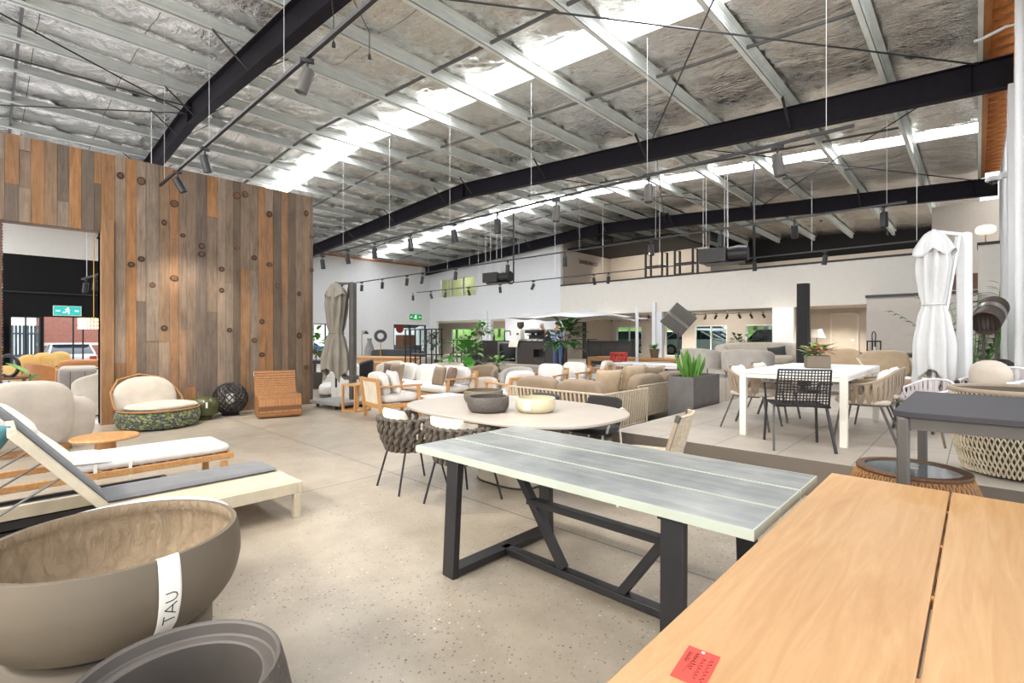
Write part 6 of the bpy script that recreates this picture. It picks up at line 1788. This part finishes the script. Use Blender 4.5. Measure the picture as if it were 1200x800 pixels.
def build_back_left():
    rect_table('teak_dining_table', 'teak dining table behind the folded grey parasol', 'table', (*D(452, 17.5), ), (2.8, .95), .76, M['teak_x'], M['teak'], .05, .1, .05, rz=R(20))
    t = thing('teak_sideboard', 'orange teak sideboard behind the black shelf frame', 'sideboard', (*D(459, 15.6), 0), R(25))
    MB().box(-.75, .75, -.22, .22, .12, .66).build('body', M['teak_x'], t, bevel=.006)
    for s in (-1, 1): MB().box(s * .36 - .34, s * .36 + .34, -.235, -.22, .16, .62).build('door', M['teak'], t, bevel=.004)
    legs4(t, M['teak'], .68, .16, .13, .025)
    t = thing('long_bench_seat', 'dark upholstered bench behind the teak dining table', 'bench', (*D(466, 20.3), 0), R(20))
    MB().cush((0, 0, .74), (2.6, .18, .42), .15, (0, 0, 0), 28, 10, ez=.4).build('backrest', M['char_fab'], t, sharp=80); MB().cush((0, .25, .45), (2.6, .55, .14), .15, (0, 0, 0), 28, 8).build('seat', M['char_fab'], t, sharp=80)
    legs4(t, M['black'], 1.2, .2, .4, .02)
    tub_chair('grey office style shell chair near the teak dining table', D(496, 15.9), R(120), 0, .34, .86, 'grey_fab', name='shell_chair', cat='chair')
    tub_chair('black shell chair behind the folded grey parasol', D(424, 14.8), R(150), 0, .34, .78, 'dark_fab', name='shell_chair', cat='chair')
    t = thing('floor_lamp', 'thin arched brass floor lamp near the far end wall', 'floor lamp', (*D(424, 20.0), 0))
    MB().tube([(0, 0, .02), (0, 0, 1.62), (.05, 0, 1.7), (.3, 0, 1.7)], .018, 8).build('stem', M['gold'], t); MB().lathe([(.16, 0), (.16, .03), (0, .03)], 24).build('base', M['gold'], t)
    MB().lathe([(.05, 1.70), (.13, 1.58), (.12, 1.58), (.04, 1.69)], 20, (.3, 0, 0)).build('lamp_shade', M['black'], t)
    t = thing('round_mirror', 'dark round disc with a pale centre on a stand by the end wall', 'sculpture', (*D(446, 20.5), 0), R(55))
    MB().lathe([(.13, -.02), (.26, -.02), (.26, .02), (.13, .02), (.13, -.02)], 32, (0, 0, 1.5), rot=(pi / 2, 0, 0)).build('disc', M['darkgrey'], t)
    MB().tube([(0, 0, 0), (0, 0, 1.24)], .02, 8).build('stand', M['gold'], t); MB().lathe([(.15, 0), (.15, .03), (0, .03)], 20).build('base', M['gold'], t)
    t = thing('tall_vase', 'tall grey-green vase in front of the far end wall', 'vase', (*D(433, 22.0), 0))
    MB().lathe([(.14, 0), (.24, .4), (.22, .9), (.09, 1.25), (.11, 1.4), (.09, 1.4), (.07, 1.25), (0, 1.2)], 24).build('body', M['pot_grey'], t)
    t = thing('planter_stand', 'dark blocky stack of planters by the glazed entrance', 'planter', (*D(478, 22.0), 0))
    MB().box(-.5, .1, -.3, .3, 0, 1.55).build('tall_box', M['walnut'], t); MB().box(.1, .6, -.3, .3, 0, 1.1).build('low_box', M['char_fab'], t)
    # plants
    leafy_plant('fiddle_leaf_fig', 'tall fiddle leaf fig in front of the coffee bar, left of the open parasol', D(662, 14.5), 0, 1.45, .62, 70, (.36, .22), M['leaf_dark'], .2, .5, seed=3, squash=1.1)
    leafy_plant('monstera', 'broad-leaved monstera behind the right end of the white sofa', D(545, 13.8), 0, 1.0, .48, 26, (.42, .32), M['leaf'], .22, .5, seed=5)
    leafy_plant('zz_plant', 'bright upright leafy plant beside the small greige tub chair', D(583, 12.7), 0, .72, .34, 50, (.26, .11), M['leaf_light'], .16, .35, seed=6, squash=1.2)
    leafy_plant('dark_bush', 'dark round bush in a pot in front of the left windows', D(508, 20.8), 0, 1.25, .5, 60, (.3, .14), M['leaf_dark'], .3, .5, seed=8)
    leafy_plant('light_bush', 'bright green plant on the coffee bar side, by the left windows', D(550, 18.6), 0, 1.25, .5, 60, (.34, .16), M['leaf_light'], .3, .5, seed=9)
    leafy_plant('round_topiary', 'round-headed green tree against the white pilaster', D(564, 21.0), .0, 1.75, .52, 70, (.26, .14), M['leaf'], .25, .5, seed=10)
    leafy_plant('corner_plant', 'leafy plant just beyond the end of the timber wall', D(370, 14.0), 0, 1.2, .42, 40, (.34, .15), M['leaf_light'], .2, .45, seed=11, squash=1.4)
    leafy_plant('low_fern', 'low fern on a table beyond the timber wall', D(385, 15.4), .741, .42, .4, 50, (.36, .1), M['leaf'], .15, .3, seed=12)
    leafy_plant('window_plant', 'dark green plant by the rightmost street windows', D(866, 19.5), .33, .9, .5, 40, (.34, .16), M['leaf_dark'], .2, .4, seed=13)
    rect_table('black_dining_table', 'black dining table just beyond the end of the timber wall', 'table', D(385, 15.4), (1.3, .8), .74, M['black'], M['black'], .04, .06, .03, rz=R(40))
    tub_chair('beige lounge chair under the monstera behind the white sofa', D(520, 13.2), R(200), 0, .55, .78, 'cream_fab', legs=False)
    tub_chair('grey tub chair behind the teak armchair left of the rope sofa', D(605, 10.8), R(200), 0, .38, .80, 'grey_fab')

def car(label, loc, rz, paint, z=-.02, suv=False):
    t = thing('car', label, 'car', (*loc, z), rz)
    m = plain('car_paint_' + paint, paint, .25, .2, var=.02, coat=.6)
    W = .88; hr = 1.62 if suv else 1.44
    def body(x):        # sill height, shoulder height, half width along the length
        sh = .62 + .34 * min(1, (2.2 - abs(x)) / .5) ** .5 if abs(x) < 2.2 else .62
        return sh
    prof = [(-2.2, .35), (-2.22, .62), (-2.12, .88), (-1.6, .96), (1.0, .94), (1.75, .86), (2.12, .70), (2.2, .45), (2.15, .28), (-2.1, .28)]
    mb = MB(); n = len(prof); ys = [(-W, .94), (-W + .07, 1.0), (W - .07, 1.0), (W, .94)]
    v = []
    for y, k in ys: v += [(x * (.985 if abs(y) == W else 1), y, .28 + (z_ - .28) * k) for x, z_ in prof]
    f = [tuple(range(n)), tuple(range(3 * n, 4 * n))[::-1]]
    for r_ in range(3):
        for i in range(n): f.append((r_ * n + i, r_ * n + (i + 1) % n, (r_ + 1) * n + (i + 1) % n, (r_ + 1) * n + i))
    mb.add(v, f); mb.build('body', m, t, bevel=.03)
    a, b = (-1.95, -1.55) if suv else (-1.75, -1.05)
    cab = [(a, .93), (b, hr), (.25, hr), (1.05, .92)]
    mb = MB(); v = [(x, -W + .05 + (.14 if z_ > 1.2 else 0), z_ - .04 * (z_ > 1.2)) for x, z_ in cab] + [(x, W - .05 - (.14 if z_ > 1.2 else 0), z_ - .04 * (z_ > 1.2)) for x, z_ in cab]
    mb.add(v, [(0, 1, 2, 3), (7, 6, 5, 4), (0, 4, 5, 1), (2, 6, 7, 3), (1, 5, 6, 2)]); mb.build('window', M['glass_dark'], t)
    mb = MB(); mb.cush(((b + .25) / 2, 0, hr - .03), (.25 - b + .2, 2 * W - .36, .09), .2, (0, 0, 0), 24, 8, ez=.5); mb.build('roof', m, t, sharp=70)
    for s in (-1, 1):
        for p, q in ((cab[0], cab[1]), (cab[2], cab[3])): MB().bar((p[0], s * (W - .05 - (.14 if p[1] > 1.2 else 0)), p[1] - .04 * (p[1] > 1.2)), (q[0], s * (W - .05 - (.14 if q[1] > 1.2 else 0)), q[1] - .04 * (q[1] > 1.2)), .06, .05).build('pillar', m, t)
        MB().box(-2.235, -2.15, s * .72 - .13, s * .72 + .13, .66, .84).build('tail_light', M['red'], t)
        MB().box(2.08, 2.19, s * .66 - .15, s * .66 + .15, .56, .68).build('headlight', M['card_white'], t)
        for x in (-1.35, 1.35):
            w = MB(); w.lathe([(.0, -.1), (.19, -.1), (.2, -.08), (.32, -.1), (.33, .1), (0, .1)], 24, (x, s * (W - .07), .33), rot=(s * pi / 2, 0, 0)); w.build('wheel', M['black'], t); wo = bpy.data.objects[-1] if False else t.children[-1]
            w = MB(); w.lathe([(0, -.12), (.19, -.11), (.19, -.09)], 20, (x, s * (W - .07), .33), rot=(s * pi / 2, 0, 0)); w.build('hubcap', M['chrome'], wo)
    MB().box(-2.245, -2.2, -.25, .25, .48, .6).build('number_plate', M['card_white'], t)
    return t

def build_cars():
    car('white saloon car parked nose-in in the yard, rear lights facing the open shopfront', (-33.5, 2.85), R(180), 'E6ECF2', -.3)
    car('blue car outside the small window in the far end wall', (-30.8, 13.2), R(95), '3E6FB0')
    car('dark grey car outside the glazed entrance', (-31.0, 18.8), R(100), '52606E')
    Y = 30.0
    car('pale blue car outside the lobby window behind the coffee bar', (-21.4, 29.2), R(4), '8FB4D8', .40, suv=True)
    car('teal hatchback outside the window behind the open parasol', (-16.4, 28.2), R(188), '4E93A0', .40)
    car('white car outside the window behind the tilted heater', (-15.8, 33.5), R(5), 'E9EBEE', .42)
    car('white car parked behind the dark blue one on the bank', (-14.2, 36.8), R(5), 'EEF0F2', 1.15)
    car('dark blue car in the middle street window', (-11.9, 30.9), R(5), '34569A', .40)
    car('silver car nearest the middle street window', (-11.4, 27.6), R(5), 'B9C2CC', .40)
    car('dark green car at the edge of the rightmost street window', (-7.5, 28.2), R(85), '2E4A44', .40)
    # trees
    def tree(label, loc, z, h, cr, seed, mat, trunk='stem'):
        t = thing('tree', label, 'tree', (*loc, z))
        MB().tube([(0, 0, -.2), (.05, 0, h * .4), (0, .05, h * .8)], [.16, .13, .06], 8).build('trunk', M[trunk], t)
        r = random.Random(seed); mb = MB()
        for _ in range(420):
            a, b = r.uniform(0, 2 * pi), math.asin(r.uniform(-1, 1)); q = r.uniform(.55, 1) * cr
            p = V((q * math.cos(b) * math.cos(a), q * math.cos(b) * math.sin(a), h * .8 + q * .8 * math.sin(b)))
            leaf_mesh(mb, p, (r.uniform(-1, 1), r.uniform(-1, 1), r.uniform(-.3, .7)), .55, .34, .3, 3)
        mb.build('crown', mat, t)
    for i, (u, y, h, cr, m, lab) in enumerate(((535, 37, 4.2, 2.6, 'leaf', 'leafy tree outside the left street windows'), (585, 38, 4.5, 2.6, 'leaf_dark', 'dark tree outside the window beside the white pilaster'), (700, 43, 4.0, 2.6, 'leaf_light', 'bright tree on the bank behind the pale blue car'), (745, 42, 3.6, 2.4, 'leaf_dark', 'dark tree on the bank behind the teal hatchback'), (885, 40, 3.4, 2.5, 'leaf_dark', 'dark tree on the grass bank outside the rightmost window'), (850, 44, 3.6, 2.2, 'leaf', 'tree on the bank behind the white parked car'))):
        tree(lab, (UX(u, y), y), max(.36, .38 + (y - 33.5) * .25), h, cr, i, M[m])
    t = thing('pale_tree_trunk', 'pale straight tree trunk on the grass outside the rightmost window', 'tree trunk', (UX(898, 30), 30, .40))
    MB().tube([(0, 0, -.3), (.02, 0, 1.5), (0, 0, 4.5)], [.24, .2, .17], 12).build('trunk', M['warm_white'], t)
    for i in range(3): MB().tube([(0, 0, 3.2 + .3 * i), (.5 * math.cos(i * 2.1), .5 * math.sin(i * 2.1), 4.2 + .3 * i)], .06, 6).build('branch', M['warm_white'], t)
    # awning and red sign by the entrance
    t = thing('shop_awning', 'striped awning with a red disc sign outside the glazed entrance', 'awning', (XL - .8, 18.6, 2.0))
    MB().slab([(.5, -1.4, .35), (.5, 1.4, .35), (-.6, 1.4, .05), (-.6, -1.4, .05)], (0, 0, .03)).build('canopy', M['char_fab'], t)
    MB().lathe([(0, -.02), (.28, -.02), (.28, .02), (0, .02)], 24, (.42, -.5, -.0), rot=(0, pi / 2, 0)).build('disc_sign', M['red'], t)
    for s in (-1.35, 1.35): MB().tube([(-.55, s, .05), (-.55, s, -2.0)], .03, 8).build('post', M['black'], t)
# ======================= LIGHT, CAMERA =======================
def spot(name, loc, target, power, size=R(70), blend=.7, col=(1, .93, .82), rad=.05):
    l = bpy.data.lights.new(name, 'SPOT'); l.energy = power; l.spot_size = size; l.spot_blend = blend; l.color = col; l.shadow_soft_size = rad
    o = bpy.data.objects.new(name, l); C.objects.link(o); o.location = loc
    o.rotation_euler = (V(target) - V(loc)).to_track_quat('-Z', 'Y').to_euler()
    return o
def build_light():
    w = bpy.data.worlds.new('World'); SC.world = w; w.use_nodes = True; nt = w.node_tree; nt.nodes.clear()
    sky = nt.nodes.new('ShaderNodeTexSky'); sky.sky_type = 'HOSEK_WILKIE'; sky.turbidity = 4.0; sky.ground_albedo = .5
    sky.sun_direction = (-.3, .35, .89)
    mix = nt.nodes.new('ShaderNodeMix'); mix.data_type = 'RGBA'; mix.inputs[0].default_value = .65; mix.inputs[7].default_value = (1.0, 1.0, 1.0, 1)
    bg = nt.nodes.new('ShaderNodeBackground'); bg.inputs[1].default_value = WORLD_STRENGTH
    out = nt.nodes.new('ShaderNodeOutputWorld')
    nt.links.new(sky.outputs[0], mix.inputs[6]); nt.links.new(mix.outputs[2], bg.inputs[0]); nt.links.new(bg.outputs[0], out.inputs[0])
    s = bpy.data.lights.new('sun', 'SUN'); s.energy = 1.0; s.angle = R(2); s.color = (1, .96, .88)
    so = bpy.data.objects.new('sun', s); C.objects.link(so); so.rotation_euler = V((.3, -.35, -.89)).to_track_quat('-Z', 'Y').to_euler()
    # beams of the track spotlights
    for (x, y, tx, ty, p) in ((-9.6, 2.04, -10.6, 3.0, 160), (-8.3, 2.04, -9.6, 1.6, 120), (-6.2, 2.04, -5.2, 1.2, 120), (-3.5, 2.04, -3.5, 2.8, 120),
                              (-6.6, 7.3, -5.0, 6.3, 140), (-10.5, 7.3, -9.4, 6.6, 160), (-3.9, 7.3, -1.5, 7.0, 140), (-16, 7.3, -14, 9, 160), (-20, 7.3, -20, 9, 160),
                              (-6.5, 12.1, -4.0, 11.2, 160), (-10, 12.1, -8, 10.5, 160), (-15, 12.1, -14.5, 15.5, 200), (-20, 12.1, -21, 16, 200), (-2.0, 12.1, -1.2, 10.8, 140),
                              (-13, 17.2, -12.5, 20.1, 160), (-18, 17.2, -18, 20.1, 160), (-6, 17.2, -5, 20.1, 160)):
        spot('track_and_fill_beam', (x, y, 3.72), (tx, ty, .4), p * SPOT_K)
    # unseen fill spots added around and behind the viewer, without fixtures
    for (x, y, tx, ty, p) in ((-.6, 2.04, -1.6, 5.6, 260), (-2.4, 2.04, -3.6, 5.8, 260), (-1.5, -2.6, -1.8, 2.5, 420), (-4, -2.6, -3.8, 3.0, 420), (-7, -2.6, -7, 2.5, 420), (-9.3, -2.6, -10.4, 2.5, 420), (1.2, -2.6, -.4, 2.5, 260), (-2.6, -2.6, -2.2, 6.5, 420), (-5.5, -2.6, -5.4, 6.5, 420)):
        spot('track_and_fill_beam', (x, y, 3.72), (tx, ty, .6), p * .45 * SPOT_K, R(95), rad=.2)
    for x in (-9.6, -8.0, -6.4):
        spot('mezzanine_beam', (x, 22, 2.28), (x, 24.2, 1.2), 110 * SPOT_K, R(110))
    for (x, y) in ((-13, 22.6), (-4, 21.8), (-24, 22.5), (-28, 23.2), (-21, 22.5), (-10.8, 23.2)):
        spot('lobby_fill', (x, y, 2.45), (x, y, 0), 230 * SPOT_K, R(140))  # fill lamps added to brighten the lobby and the far-left opening
    for (x, y, p) in ((-14.3, 22.6, 85), (-12.4, 22.6, 85), (-10.8, 22.6, 85), (-7.5, 26, 70), (-4.5, 26, 70), (-2, 24.5, 70)):
        spot('gallery_beam', (x, y, 5.6), (x, y + 2.2, 4.2), p * SPOT_K, R(140))
    pl = bpy.data.lights.new('office_fill', 'POINT'); pl.energy = 45; pl.shadow_soft_size = .12  # unseen lamp added to light the office behind the high window
    po = bpy.data.objects.new('office_fill', pl); C.objects.link(po); po.location = (-25.2, 21.2, 5.4)
    for (x, y) in ((-13.5, 1.5), (-18, 2.2), (-22.5, 2.5)):
        spot('side_room_beam', (x, y, 3.4), (x, y, 0), 170 * SPOT_K, R(130))
    cam = bpy.data.cameras.new('camera'); cam.sensor_width = 36; cam.lens = FP / 1200 * 36; cam.shift_y = -5 / 1200; cam.clip_start = .05; cam.clip_end = 300
    co = bpy.data.objects.new('camera', cam); C.objects.link(co); co.location = (0, 0, EYE); co.rotation_euler = (R(90), 0, YAW)
    SC.camera = co
    SC.view_settings.view_transform = 'Standard'; SC.view_settings.look = 'None'; SC.view_settings.gamma = 1
    SC.view_settings.use_curve_mapping = False; SC.view_settings.exposure = EXPOSURE
    cy = SC.cycles
    cy.use_denoising = True; cy.max_bounces = 7; cy.diffuse_bounces = 4; cy.glossy_bounces = 3; cy.transparent_max_bounces = 8; cy.caustics_reflective = False; cy.caustics_refractive = False
    cy.sample_clamp_indirect = 6

build_shell(); build_timber_wall(); build_outside()
build_foreground(); build_platform(); build_lounge(); build_bar(); build_people(); build_tracks(); build_services(); build_side_room(); build_back_left(); build_cars()
build_light()
